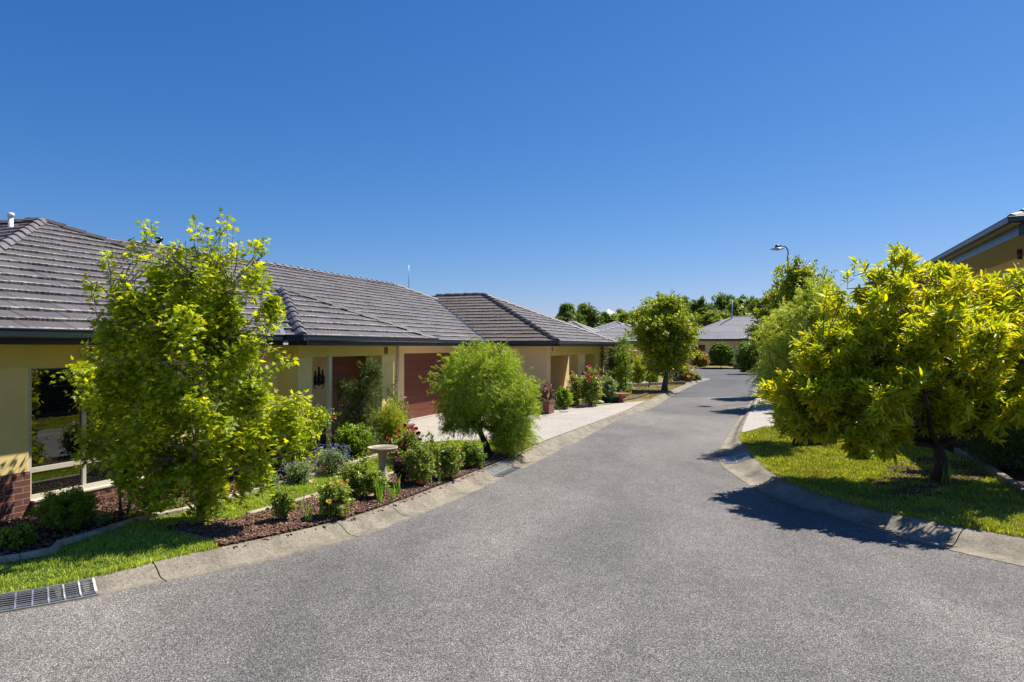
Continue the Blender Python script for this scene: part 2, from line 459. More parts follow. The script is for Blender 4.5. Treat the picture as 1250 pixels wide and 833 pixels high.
def tiles(name, base, dirty, lichen, course=.37):
    m, nt, b = new_mat(name)
    geo = nd(nt, 'ShaderNodeNewGeometry'); uvn = nd(nt, 'ShaderNodeUVMap')
    sp = nd(nt, 'ShaderNodeSeparateXYZ'); nt.links.new(uvn.outputs[0], sp.inputs[0])
    per = ramp(nt, geo.outputs['Random Per Island'], [(0, tuple(x*.70 for x in base)), (.15, tuple(x*.9 for x in base)), (.5, base), (.85, tuple(x*1.12 for x in base)), (1, tuple(x*1.32 for x in base))])
    big = noise(nt, coord(nt, 'UV'), .7, 5, .65, .5)
    col = mix(nt, ramp(nt, big, [(.42, (0, 0, 0)), (.7, (.7, .7, .7))]), per, dirty)
    fr = mth(nt, 'FRACT', mth(nt, 'DIVIDE', sp.outputs['Y'], course))
    sm = noise(nt, coord(nt, 'UV', (5, 26, 1)), 1.0, 5, .75)
    col = mix(nt, ramp(nt, sm, [(.35, (0, 0, 0)), (.75, (.55, .55, .55))]), col, tuple(x*1.45 for x in base))
    # lichen and moss line each course's lower edge, the moss darkened to paint its shadow
    edge = ramp(nt, fr, [(0, (1, 1, 1)), (.12, (.9, .9, .9)), (.24, (0, 0, 0))])
    ln = noise(nt, coord(nt, 'UV'), 15, 5, .75)
    lm = ramp(nt, mth(nt, 'ADD', ln, mth(nt, 'MULTIPLY', noise(nt, coord(nt, 'UV'), 1.1, 3), .35)), [(.60, (0, 0, 0)), (.74, (.95, .95, .95))])
    moss_shade = ramp(nt, noise(nt, coord(nt, 'UV'), 9, 4, .7), [(.5, (0, 0, 0)), (.6, (1, 1, 1))])
    col = mix(nt, mth(nt, 'MULTIPLY', edge, moss_shade), col, (.055, .042, .03))
    col = mix(nt, mth(nt, 'MULTIPLY', edge, lm), col, lichen)
    spots = ramp(nt, noise(nt, coord(nt, 'UV'), 24, 4, .7), [(.68, (0, 0, 0)), (.74, (1, 1, 1))])
    col = mix(nt, mth(nt, 'MULTIPLY', spots, .4), col, lichen)
    nt.links.new(col, b.inputs['Base Color']); b.inputs['Roughness'].default_value = .62
    b.inputs['Specular IOR Level'].default_value = .4
    bump(nt, b, noise(nt, coord(nt, 'UV'), 60, 4, .7), .25, .004)
    return m
M['tile'] = tiles('roof_tile', (.104, .093, .104), (.07, .052, .046), (.50, .46, .36))
M['tile_far'] = tiles('grey_roof_tile', (.27, .265, .285), (.17, .155, .15), (.36, .34, .30))
M['tile_mossy'] = tiles('mossy_roof_tile', (.11, .088, .078), (.055, .038, .028), (.40, .34, .26))
M['cap'] = simple('ridge_tile', (.17, .155, .17), .6, 0, .2, 7, .3, 40, c2=(.075, .062, .06))
M['cap_dark'] = simple('dark_ridge_tile', (.05, .045, .05), .6, 0, .2, 7, .3, 40)

def brick(name, c1, c2, mortar):
    m, nt, b = new_mat(name)
    bt = nd(nt, 'ShaderNodeTexBrick'); nt.links.new(coord(nt, 'UV'), bt.inputs['Vector'])
    bt.inputs['Scale'].default_value = 1.0; bt.inputs['Brick Width'].default_value = .24; bt.inputs['Row Height'].default_value = .086
    bt.inputs['Mortar Size'].default_value = .006; bt.inputs['Mortar Smooth'].default_value = .15
    bt.inputs['Color1'].default_value = (*c1, 1); bt.inputs['Color2'].default_value = (*c2, 1); bt.inputs['Mortar'].default_value = (*mortar, 1)
    v2 = ramp(nt, noise(nt, coord(nt, 'UV'), 30, 4, .7), [(.3, (.7, .7, .7)), (.7, (1.15, 1.15, 1.15))])
    nt.links.new(mix(nt, 1.0, bt.outputs['Color'], v2, 'MULTIPLY'), b.inputs['Base Color'])
    b.inputs['Roughness'].default_value = .85
    bump(nt, b, mth(nt, 'SUBTRACT', 1.0, bt.outputs['Fac']), .6, .006)
    return m
M['brick'] = brick('red_brick', (.23, .075, .042), (.135, .045, .034), (.31, .26, .20))
M['wall'] = simple('olive_cream_render', (.72, .56, .15), .85, 0, .05, 2, .12, 90)
M['wall_cream'] = simple('cream_render', (.78, .58, .29), .85, 0, .05, 2, .12, 90)
M['wall_pale'] = simple('pale_render', (.84, .65, .25), .85, 0, .05, 2, .12, 90)
M['gutter'] = simple('slate_blue_metal', (.022, .034, .055), .32, 0, .08, 3, 0, spec=.6)
M['fascia'] = simple('dark_blue_fascia', (.016, .022, .034), .45, 0, .08, 3, 0)
M['soffit'] = simple('olive_soffit', (.40, .36, .17), .8, 0, .04, 2, 0)
M['frame'] = simple('cream_window_frame', (.58, .53, .42), .4, 0, .04, 4, 0)
M['post_cream'] = simple('cream_paint', (.78, .70, .52), .5, 0, .03, 4, 0)
M['white'] = simple('white_paint', (.78, .77, .74), .4, 0, .05, 4, 0)
M['galv'] = simple('galvanised_steel', (.52, .53, .52), .42, .7, .12, 20, .05)
M['pit_shade'] = simple('drain_pit_shade', (.010, .011, .013), .9)  # near black, stands in for the shade down inside the drains
M['black_metal'] = simple('black_metal', (.012, .012, .015), .4, 0, .1, 10, 0)
M['steel'] = simple('aerial_aluminium', (.30, .36, .45), .4, .6, .05, 10, 0)
def garage():
    m, nt, b = new_mat('rust_red_door')
    v = coord(nt, 'UV')
    st = noise(nt, coord(nt, 'UV', (1, 14, 1)), 3, 5, .7)
    col = ramp(nt, st, [(.3, (.13, .034, .020)), (.7, (.19, .050, .030))])
    nt.links.new(col, b.inputs['Base Color']); b.inputs['Roughness'].default_value = .5
    bump(nt, b, noise(nt, coord(nt, 'UV', (2, 40, 1)), 8, 3), .15, .003)
    return m
M['garage'] = garage()
def glass():
    m, nt, b = new_mat('window_glass')
    b.inputs['Base Color'].default_value = (.006, .008, .009, 1); b.inputs['Roughness'].default_value = .015
    b.inputs['Specular IOR Level'].default_value = 1.0; b.inputs['IOR'].default_value = 1.75
    bump(nt, b, noise(nt, coord(nt), 1.4, 2), .05, .01)
    return m
M['glass'] = glass()

# ground
def ground_mat(name, c1, c2, c3, s1=.25, s2=9):
    m, nt, b = new_mat(name)
    v = coord(nt)
    a = ramp(nt, noise(nt, v, s1, 5, .6, .5), [(.35, c1), (.65, c2)])
    bcol = mix(nt, ramp(nt, noise(nt, v, s2, 5, .7), [(.4, (0, 0, 0)), (.75, (.8, .8, .8))]), a, c3)
    nt.links.new(bcol, b.inputs['Base Color']); b.inputs['Roughness'].default_value = .95; b.inputs['Specular IOR Level'].default_value = .1
    bump(nt, b, noise(nt, v, 45, 4, .7), .6, .02)
    return m
M['ground'] = ground_mat('dry_ground', (.10, .115, .04), (.20, .165, .08), (.06, .05, .03))
M['dry_grass'] = ground_mat('dry_verge', (.30, .215, .095), (.20, .185, .06), (.13, .10, .05), .6, 6)
M['turf'] = ground_mat('turf_soil', (.035, .075, .012), (.05, .09, .015), (.04, .045, .015), .8, 14)
M['turf_dry'] = ground_mat('turf_soil_dry', (.07, .10, .02), (.14, .125, .04), (.08, .06, .03), .9, 10)
M['soil'] = ground_mat('garden_soil', (.045, .028, .018), (.075, .045, .028), (.02, .013, .009), 1.5, 25)
def chipmat():
    m, nt, b = new_mat('bark_chips')
    geo = nd(nt, 'ShaderNodeNewGeometry')
    col = ramp(nt, geo.outputs['Random Per Island'], [(0, (.05, .022, .014)), (.45, (.14, .062, .038)), (.8, (.22, .11, .07)), (1, (.40, .27, .18))])
    nt.links.new(col, b.inputs['Base Color']); b.inputs['Roughness'].default_value = .85; return m
M['chips'] = chipmat()
def blade(name, cols, dry):
    m = leafmat(name, cols, .5, .35)
    nt = m.node_tree
    # straw coloured patches in world space
    mixn = [n for n in nt.nodes if n.type == 'MIX'][0]
    src = mixn.outputs[2]
    f = ramp(nt, noise(nt, coord(nt), 1.3, 4, .65, .3), [(dry, (0, 0, 0)), (dry+.13, (1, 1, 1))])
    lk = [l for l in nt.links if l.from_socket == src]
    new = mix(nt, f, src, (.30, .23, .085))
    for l in lk:
        t = l.to_socket; nt.links.remove(l); nt.links.new(new, t)
    return m
M['blade'] = blade('grass_blade', [(.11, .16, .018), (.18, .25, .03), (.27, .33, .05), (.38, .38, .11)], .66)
M['blade_dry'] = blade('grass_blade_dry', [(.08, .12, .014), (.16, .19, .022), (.25, .27, .04), (.36, .34, .08)], .53)

M['bark'] = simple('grey_bark', (.16, .145, .125), .9, 0, .25, 18, .5, 40)
M['bark_dark'] = simple('dark_bark', (.060, .045, .035), .9, 0, .25, 18, .5, 40)
M['bark_pale'] = simple('pale_bark', (.28, .255, .22), .9, 0, .2, 18, .4, 40)
M['timber'] = simple('weathered_timber', (.26, .21, .15), .85, 0, .2, 9, .4, 50, c2=(.13, .10, .07))
M['terracotta'] = simple('terracotta', (.42, .15, .07), .8, 0, .12, 8, .1)
M['wood_post'] = simple('dark_post', (.03, .03, .032), .6)
L = {}
L['maple'] = leafmat('maple_leaf', [(.075, .125, .010), (.15, .205, .014), (.25, .29, .018), (.36, .37, .022)], .42, .5, (1.5, 1.35, .25))
L['laurel'] = leafmat('laurel_leaf', [(.08, .135, .010), (.15, .20, .012), (.24, .27, .014), (.32, .31, .018), (.14, .20, .014), (.24, .27, .015), (.31, .25, .025), (.28, .30, .02)], .45, .5, (1.6, 1.45, .2), .4)
L['weep'] = leafmat('weeping_leaf', [(.08, .13, .014), (.14, .20, .02), (.22, .28, .035), (.33, .37, .06)], .5, .45, (1.3, 1.25, .3))
L['spray'] = leafmat('pale_spray_leaf', [(.14, .18, .025), (.22, .26, .04), (.32, .34, .07), (.42, .42, .13)], .5, .45, (1.25, 1.25, .4))
L['bright'] = leafmat('bright_leaf', [(.07, .13, .012), (.13, .195, .018), (.20, .26, .025)], .4, .42)
L['yellow'] = leafmat('yellow_green_leaf', [(.15, .20, .02), (.23, .26, .03), (.30, .29, .035)], .45, .4)
L['mid'] = leafmat('mid_green_leaf', [(.045, .09, .014), (.08, .135, .02), (.14, .19, .032)], .42, .38)
L['rose'] = leafmat('rose_leaf', [(.07, .125, .022), (.12, .185, .03), (.20, .26, .045), (.20, .15, .04)], .38, .35)
L['dark'] = leafmat('dark_leaf', [(.028, .05, .012), (.055, .085, .018), (.10, .13, .03)], .5, .25)
L['tree_green'] = leafmat('street_tree_leaf', [(.065, .115, .014), (.12, .175, .018), (.21, .24, .022), (.31, .29, .03)], .42, .45, (1.35, 1.25, .3))
L['gum'] = leafmat('far_tree_leaf', [(.06, .10, .028), (.09, .135, .038), (.13, .165, .045)], .5, .35)
L['gum2'] = leafmat('far_bright_leaf', [(.09, .14, .02), (.14, .18, .03), (.18, .19, .04)], .5, .38)
L['bronze'] = leafmat('bronze_leaf', [(.10, .09, .02), (.20, .12, .03), (.26, .17, .04), (.12, .14, .03)], .45, .35)
L['strap'] = leafmat('strap_leaf', [(.10, .20, .02), (.16, .27, .03), (.22, .30, .05)], .4, .42)
L['red'] = leafmat('dark_red_leaf', [(.07, .018, .02), (.10, .025, .03), (.06, .08, .03), (.08, .03, .03)], .45, .3, (1.3, .6, .5))
L['grey'] = leafmat('grey_green_leaf', [(.14, .18, .08), (.20, .24, .12), (.15, .21, .06)], .5, .3, (1, 1.1, .6))
LG = 1.0
def petal(name, c): return leafmat(name, [tuple(x*.8 for x in c), c, tuple(min(1, x*1.15) for x in c)], .5, .3, (1, .95, .9))
F = {'yellow': petal('yellow_petal', (.85, .62, .16)), 'pink': petal('pink_petal', (.80, .10, .22)), 'red': petal('red_petal', (.62, .02, .05)),
     'orange': petal('apricot_petal', (.85, .30, .10)), 'blue': petal('blue_petal', (.36, .38, .70)), 'lilac': petal('lilac_petal', (.75, .38, .62)), 'cream': petal('cream_petal', (.85, .75, .42))}
# ================================================================ SETTING
def R(px, py): return gp(px, py, ROADZ)
la = [(-22, -8, 0), (-14, -.6, 0), (-9, 3.7, 0)]+[R(*p) for p in [(0,750),(114,730),(178,715),(319,687),(475,643),(619,582),(680,551),(711,536),(760,510),(797,498),(823,481.5),(840,473),(856,466),(866,462.6)]]+[(13.8, 56.5, 0), (5, 61, 0), (-6, 64, 0)]
lb = [(-22.3, -7.6, 0), (-14.3, -.15, 0), (-9.25, 4.1, 0)]+[gp(*p) for p in [(0,725),(91,711),(171,689),(289,664),(446,626),(598,568),(656,542),(690,529),(760,503),(790,489),(823,475),(837,469),(850,462.5)]]+[(13.0, 55.6, 0), (4.9, 60.5, 0), (-6, 63.4, 0)]
ra = [(18, -10, 0), (12.5, -2, 0), (8.6, 4.2, 0)]+[R(*p) for p in [(1250,692),(1141,667),(1078,650),(1013,630),(963,616),(922,597),(894,578.5),(880,567),(879,550),(897,519),(916,491),(935,460)]]+[(24.2, 61.5, 0), (32, 64, 0)]
rb = [(18.5, -9.7, 0), (13, -1.7, 0), (9.05, 4.6, 0)]+[gp(*p) for p in [(1250,655),(1203,649),(1141,637),(1078,625),(1016,608),(969,591),(941,575),(919,553.6),(905,528.6),(922,491),(939,460.5)]]+[(24.0, 60.6, 0), (32, 63, 0)]
LA, LB = catmull(la, 10)[:, :2], catmull(lb, 10)[:, :2]
RA, RB = catmull(ra, 10)[:, :2], catmull(rb, 10)[:, :2]
def closest_pairs(A, B, n):
    A2 = resample(A, n); B2 = resample(B, 900); out = []
    j0 = 0
    for p in A2:
        d = np.linalg.norm(B2-p, axis=1); j = max(j0, int(d.argmin())); j0 = j; out.append(B2[j])
    out = np.array(out); k = np.ones(5)/5
    for c in range(2): out[2:-2, c] = np.convolve(out[:, c], k, 'valid')
    return A2, out
LAr, LBr = closest_pairs(LA, LB, 420)
RAr, RBr = closest_pairs(RA, RB, 420)
def kerb(A, B, name):
    prof = [(0, -.02), (0, .006), (.30, .010), (.42, .022), (.55, .060), (.68, .102), (.80, .125), (.92, .133), (1.0, .134), (1.0, .05)]
    mb = MB(); d = 0; n = len(A); gap = False; nextj = 1.9
    for i in range(n-1):
        seg = np.linalg.norm(A[i+1]-A[i]); d += seg
        P0 = [(*(A[i]*(1-t)+B[i]*t), ROADZ+z) for t, z in prof]
        a1, b1 = A[i+1], B[i+1]
        if d > nextj:
            f = max(0, 1-.014/max(seg, .02)); a1 = A[i]*(1-f)+A[i+1]*f; b1 = B[i]*(1-f)+B[i+1]*f; nextj = d+2.0+.9*math.sin(i*1.7)
        P1 = [(*(a1*(1-t)+b1*t), ROADZ+z) for t, z in prof]
        for k in range(len(prof)-1):
            q = [P0[k], P1[k], P1[k+1], P0[k+1]]
            a, b, c = Vector(q[0]), Vector(q[1]), Vector(q[3])
            if (b-a).cross(c-a).z < 0: q = q[::-1]
            mb.poly(q, None, True)
    o = mb.build(name, M['kerb']); tag(o, kind='structure'); return o
kerb(LAr, LBr, 'kerb'); kerb(RAr, RBr, 'kerb')

sheet('ground', [(-1500, -300), (1500, -300), (1500, 2500), (-1500, 2500)], -.16, M['ground'])
road_poly = [tuple(p) for p in LAr]+[(-6, 76), (10, 77), (21, 78.5), (32, 72)]+[tuple(p) for p in RAr[::-1]]
sheet('road', road_poly, ROADZ, M['road'])
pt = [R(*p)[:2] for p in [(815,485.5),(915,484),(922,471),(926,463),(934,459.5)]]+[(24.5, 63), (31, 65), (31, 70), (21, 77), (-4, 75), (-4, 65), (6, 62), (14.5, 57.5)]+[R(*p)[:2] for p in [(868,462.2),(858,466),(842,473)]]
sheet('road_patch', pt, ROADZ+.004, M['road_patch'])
lv = [tuple(p) for p in LBr]+[(-60, 80), (-60, -20)]
sheet('verge', lv, -.006, M['dry_grass'])
rv = [tuple(p) for p in RBr[::-1]]+[(60, -20), (60, 70)]
sheet('verge', rv, -.006, M['dry_grass'])
sheet('far_verge', [(-60, 80.5), (20, 79), (33, 73), (60, 71), (200, 300), (-200, 300)], 0.0, M['dry_grass'])

def g2(px, py): return gp(px, py)[:2]
def between(poly, a, b):
    """stretch of a kerb back line between the points nearest a and b"""
    i = np.linalg.norm(poly-np.array(a), axis=1).argmin(); j = np.linalg.norm(poly-np.array(b), axis=1).argmin()
    s = poly[min(i, j):max(i, j)+1]
    return [tuple(p) for p in (s if i < j else s[::-1])]
edge_line = [(-9.6, 4.9)]+[g2(*p) for p in [(0,688),(60,671),(111,656),(175,636),(232,624),(319,599),(397,578),(461,558),(503,544)]]
edge_line = [tuple(p) for p in catmull([(*p, 0) for p in edge_line], 6)[:, :2]]
lawn = edge_line+[g2(560,537.5), g2(640,536.5)]+between(LBr, g2(656,543), (-9.3, 4.1))
sheet('lawn', lawn, .002, M['turf'])
bedf = between(LBr, g2(262,669), g2(652,544))
bed_back = [g2(*p) for p in [(262,664),(205,647),(236,637),(285,636.5),(303,631),(370,612),(440,590),(505,574),(545,561),(600,551),(645,543.5)]]
bed = bed_back+bedf[::-1]
sheet('mulch_bed', bed, .012, M['soil'])
hb = edge_line+[W(-10.3, 18.4)[:2], W(-10.3, 11)[:2], W(-10.2, 2)[:2]]
sheet('garden_bed', hb, .006, M['soil'])
dk = [W(-10.93, 18.0)[:2], g2(498,534.5), g2(515,540.5), g2(560,538.6), g2(640,537.6)]+between(LBr, g2(654,543), g2(790,489.5))+[g2(697,498.5), g2(655,503.5), W(-10.93, 24.4)[:2]]
sheet('driveway', dk, .010, M['drive'])
sheet('garden_bed', [g2(655,503), g2(697,498), g2(745,493.5), g2(762,487), g2(775,478), g2(768,470), W(-8, 34)[:2], W(-8.0, 24.4)[:2], W(-8.5, 24)[:2]], .008, M['soil'])
sheet('path', [g2(790,472.5), g2(836,469), g2(845,467), g2(800,466), g2(765,466)], .010, M['drive'])

jn = M['pit_shade']
def strip_line(name, a, b, w, z, m):
    a, b = np.array(a[:2]), np.array(b[:2]); d = norm(b-a); n_ = np.array([-d[1], d[0]])*w/2
    sheet(name, [tuple(a-n_), tuple(b-n_), tuple(b+n_), tuple(a+n_)], z, m)
strip_line('driveway_joint', W(-10.75, 21.3), g2(735,512.5), .012, .0135, M['stone_dark'])
strip_line('driveway_joint', W(-7.6, 17.6), W(-7.0, 24.2), .012, .0138, M['stone_dark'])
rl_back = [g2(*p) for p in [(905,530),(930,523),(985,519.5),(1060,523),(1120,540),(1168,556),(1210,580),(1250,607),(1330,655)]]
rlawn = rl_back+[(8.6, 6.5)]+between(RBr, (8.2, 5.9), g2(905,529.5))
sheet('lawn', rlawn, .002, M['turf_dry'])
sheet('mulch_bed', [g2(*p) for p in [(1062,600),(1085,572),(1120,560),(1175,563),(1205,582),(1165,602),(1110,612)]], .010, M['soil'])
sheet('garden_bed', [g2(1060,522), g2(1168,554), g2(1250,604), g2(1340,655), (11, 6), (16, 10), (15, 17), (11, 19)], .004, M['soil'])
sheet('driveway', between(RBr, g2(905,529.5), g2(926,486))+[g2(985,485), g2(1070,488), (13.5, 19), g2(1060,521), g2(985,518.6), g2(930,522), g2(906,528.8)], .008, M['drive'])
sheet('lawn', between(RBr, g2(927,485), g2(938,462))+[(26, 52), (18, 31)], .002, M['turf'])

# rising ground under the house on the right
mb = MB()
prof = [(4.9, 0.0), (5.2, .25), (5.6, .75), (6.0, 1.1), (6.4, 1.25), (20, 1.3)]
us_ = [11.5, 13, 14.5, 16, 17.2, 18.2, 24, 34]
def bz(u, z): t_ = max(0, min(1, (u-11.5)/6.7)); return z*t_*t_*(3-2*t_)
for (a, za), (b_, zb) in zip(prof, prof[1:]):
    for u0, u1 in zip(us_, us_[1:]):
        mb.poly([W(a, u0, bz(u0, za)), W(b_, u0, bz(u0, zb)), W(b_, u1, bz(u1, zb)), W(a, u1, bz(u1, za))], None, True)
tag(mb.build('embankment', M['soil']), kind='structure')

# -------- grass blades
def grass(name, label, poly, n, mat, h=(.03, .06), w=.004, z=.002, avoid=()):
    P = sample_poly(poly, n)
    # nearer ground gets more blades
    d = np.linalg.norm(P, axis=1); keep = rng.uniform(0, 1, len(P)) < np.clip((9.5/d)**1.3, .25, 1)
    for a in avoid: keep &= ~inpoly(P, a)
    P = P[keep]; d = d[keep]; m = len(P)
    tuft = .75+.5*np.sin(P[:, 0]*5.1+np.sin(P[:, 1]*3.7)*2)*np.sin(P[:, 1]*4.3+1)
    H = rng.uniform(*h, m)*np.clip(tuft, .55, 1.3); Wd = w*rng.uniform(.7, 1.3, m)*np.clip(d/8, 1, 2.2)
    a = rng.uniform(0, 6.283, m); lean = rng.uniform(0, .75, m)*H; la_ = rng.uniform(0, 6.283, m)
    V = np.zeros((m, 5, 3)); dx, dy = np.cos(a)*Wd, np.sin(a)*Wd; lx, ly = np.cos(la_)*lean, np.sin(la_)*lean
    V[:, 0] = np.stack([P[:, 0]-dx, P[:, 1]-dy, np.full(m, z)], 1); V[:, 1] = np.stack([P[:, 0]+dx, P[:, 1]+dy, np.full(m, z)], 1)
    V[:, 2] = np.stack([P[:, 0]-dx*.8+lx*.35, P[:, 1]-dy*.8+ly*.35, z+H*.6], 1); V[:, 3] = np.stack([P[:, 0]+dx*.8+lx*.35, P[:, 1]+dy*.8+ly*.35, z+H*.6], 1)
    V[:, 4] = np.stack([P[:, 0]+lx, P[:, 1]+ly, z+H*(1-.25*lean/H)], 1)
    T = np.array([(0, 1, 3), (0, 3, 2), (2, 3, 4)])[None]+(np.arange(m)*5)[:, None, None]
    o = tri_mesh(name, V, T, mat); return tag(o, label, 'grass', None, 'stuff')
grass('lawn_grass', 'short green grass of the strip between the left kerb and the house bed', lawn, 150000, M['blade'], (.022, .05), .0035, avoid=(bed,))
grass('lawn_grass', 'patchy grass with straw spots on the right corner inside the curved kerb', rlawn, 150000, M['blade_dry'], (.03, .085), .004)
vp = between(LBr, g2(795,487), g2(848,464))+[g2(800,468), g2(775,474), g2(765,487)]
grass('dry_grass', 'straw coloured dry grass under the street tree on the left verge', vp, 30000, blade('straw_blade', [(.25, .20, .07), (.32, .25, .09), (.18, .19, .05)], .35), (.03, .06), .004, 0)

# -------- bark chips
def chips(name, label, poly, n, z):
    P = sample_poly(poly, n); m = len(P)
    L_ = rng.uniform(.010, .030, m); Wd = rng.uniform(.005, .011, m); th = rng.uniform(.003, .006, m)
    a = rng.uniform(0, 6.283, m); tl = rng.normal(size=m)*.35
    D = np.stack([np.cos(a), np.sin(a), tl], 1); D = norm(D); B = norm(np.cross(D, [0, 0, 1.0]+rng.normal(size=(m, 3))*.3)); N = np.cross(B, D)
    C = np.stack([P[:, 0], P[:, 1], z+rng.uniform(.004, .026, m)], 1)
    V = []
    for s1, s2, s3 in ((-1,-1,-1),(1,-1,-1),(1,1,-1),(-1,1,-1),(-1,-1,1),(1,-1,1),(1,1,1),(-1,1,1)):
        V.append(C+D*(L_*s1)[:, None]+B*(Wd*s2)[:, None]+N*(th*s3)[:, None])
    V = np.stack(V, 1)
    q = [(3,2,1,0),(4,5,6,7),(0,1,5,4),(1,2,6,5),(2,3,7,6),(3,0,4,7)]
    t = np.array([x for f in q for x in ((f[0],f[1],f[2]),(f[0],f[2],f[3]))])
    T = t[None]+(np.arange(m)*8)[:, None, None]
    return tag(tri_mesh(name, V, T, M['chips']), label, 'mulch', None, 'stuff')
chips('bark_mulch', 'reddish brown bark chips spread over the rose bed behind the kerb', bed, 26000, .012)
chips('bark_mulch', 'bark chips and litter round the trunk of the tree on the right corner', [g2(*p) for p in [(1062,600),(1085,572),(1120,560),(1175,563),(1205,582),(1165,602),(1110,612)]], 4500, .010)
chips('bark_mulch', 'bark chips in the bed along the wall of the left house', hb, 16000, .006)

# -------- bed edgings
def ribbon(name, label, pts, w, h, mat, z=0.0, seglen=None, kind=None, cat='edging', bev=.008):
    P = resample(np.array([(p[0], p[1]) for p in pts]), max(2, int(sum(math.dist(pts[i][:2], pts[i+1][:2]) for i in range(len(pts)-1))/.35)+1))
    t = np.gradient(P, axis=0); t = norm(t); nrm_ = np.stack([-t[:, 1], t[:, 0]], 1)
    mb = MB(); n = len(P)
    for i in range(n-1):
        f = 1.0
        if seglen and (i+1) % seglen == 0: f = .97
        a0, a1 = P[i], P[i]*(1-f)+P[i+1]*f
        c = [(*(a0-nrm_[i]*w/2), ), (*(a0+nrm_[i]*w/2), ), (*(a1+nrm_[i+1]*w/2), ), (*(a1-nrm_[i+1]*w/2), )]
        hh = h
        lo = [(x, y, z-.03) for x, y in c]; md = [(x, y, z+hh-.012) for x, y in c]
        cc = [(a0-nrm_[i]*(w/2-.012)), (a0+nrm_[i]*(w/2-.012)), (a1+nrm_[i+1]*(w/2-.012)), (a1-nrm_[i+1]*(w/2-.012))]
        hi = [(x, y, z+hh) for x, y in cc]
        mb.poly(hi[::-1])
        for k, k2 in ((1, 2), (3, 0)):
            mb.poly([lo[k], md[k], md[k2], lo[k2]]); mb.poly([md[k], hi[k], hi[k2], md[k2]])
        if i == 0 or (seglen and i % seglen == 0): mb.poly([lo[0], md[0], hi[0], hi[1], md[1], lo[1]])
        if i == n-2 or (seglen and (i+1) % seglen == 0): mb.poly([lo[2], md[2], hi[2], hi[3], md[3], lo[3]])
    return tag(mb.build(name, mat), label, cat, None, kind)
ribbon('garden_edging', 'pale concrete edging along the lawn in front of the left house bed', edge_line, .10, .07, M['edge'], seglen=7)
ribbon('garden_edging', 'low concrete edging between the rose bed and the lawn', [g2(303,631), g2(370,612), g2(440,590), g2(505,574), g2(545,561)], .09, .06, M['edge'], seglen=5)
ribbon('garden_edging', 'short edging round the mulch at the foot of the near maple', [g2(289,664), g2(262,664), g2(206,647), g2(236,637), g2(283,636)], .05, .035, M['timber'], seglen=4)
ribbon('garden_edging', 'weathered timber sleepers edging the dark bed on the right corner', [g2(1168,554), g2(1210,578), g2(1250,605), g2(1330,652)], .12, .12, M['timber'], seglen=6, cat='edging')
ribbon('garden_edging', 'dark curved edging between driveway bed and dry grass near the street tree', [g2(752,491), g2(775,487), g2(790,481), g2(812,477)], .12, .06, M['stone_dark'])
ribbon('garden_edging', 'brown timber edging behind the street tree and its dry grass', [g2(768,473), g2(790,471.5), g2(815,470), g2(836,469.5)], .14, .2, M['timber'])
ribbon('garden_edging', 'narrow strip edging the flower bed by the far driveway', [g2(655,503.5), g2(697,498.5), g2(745,494)], .08, .05, M['edge'])

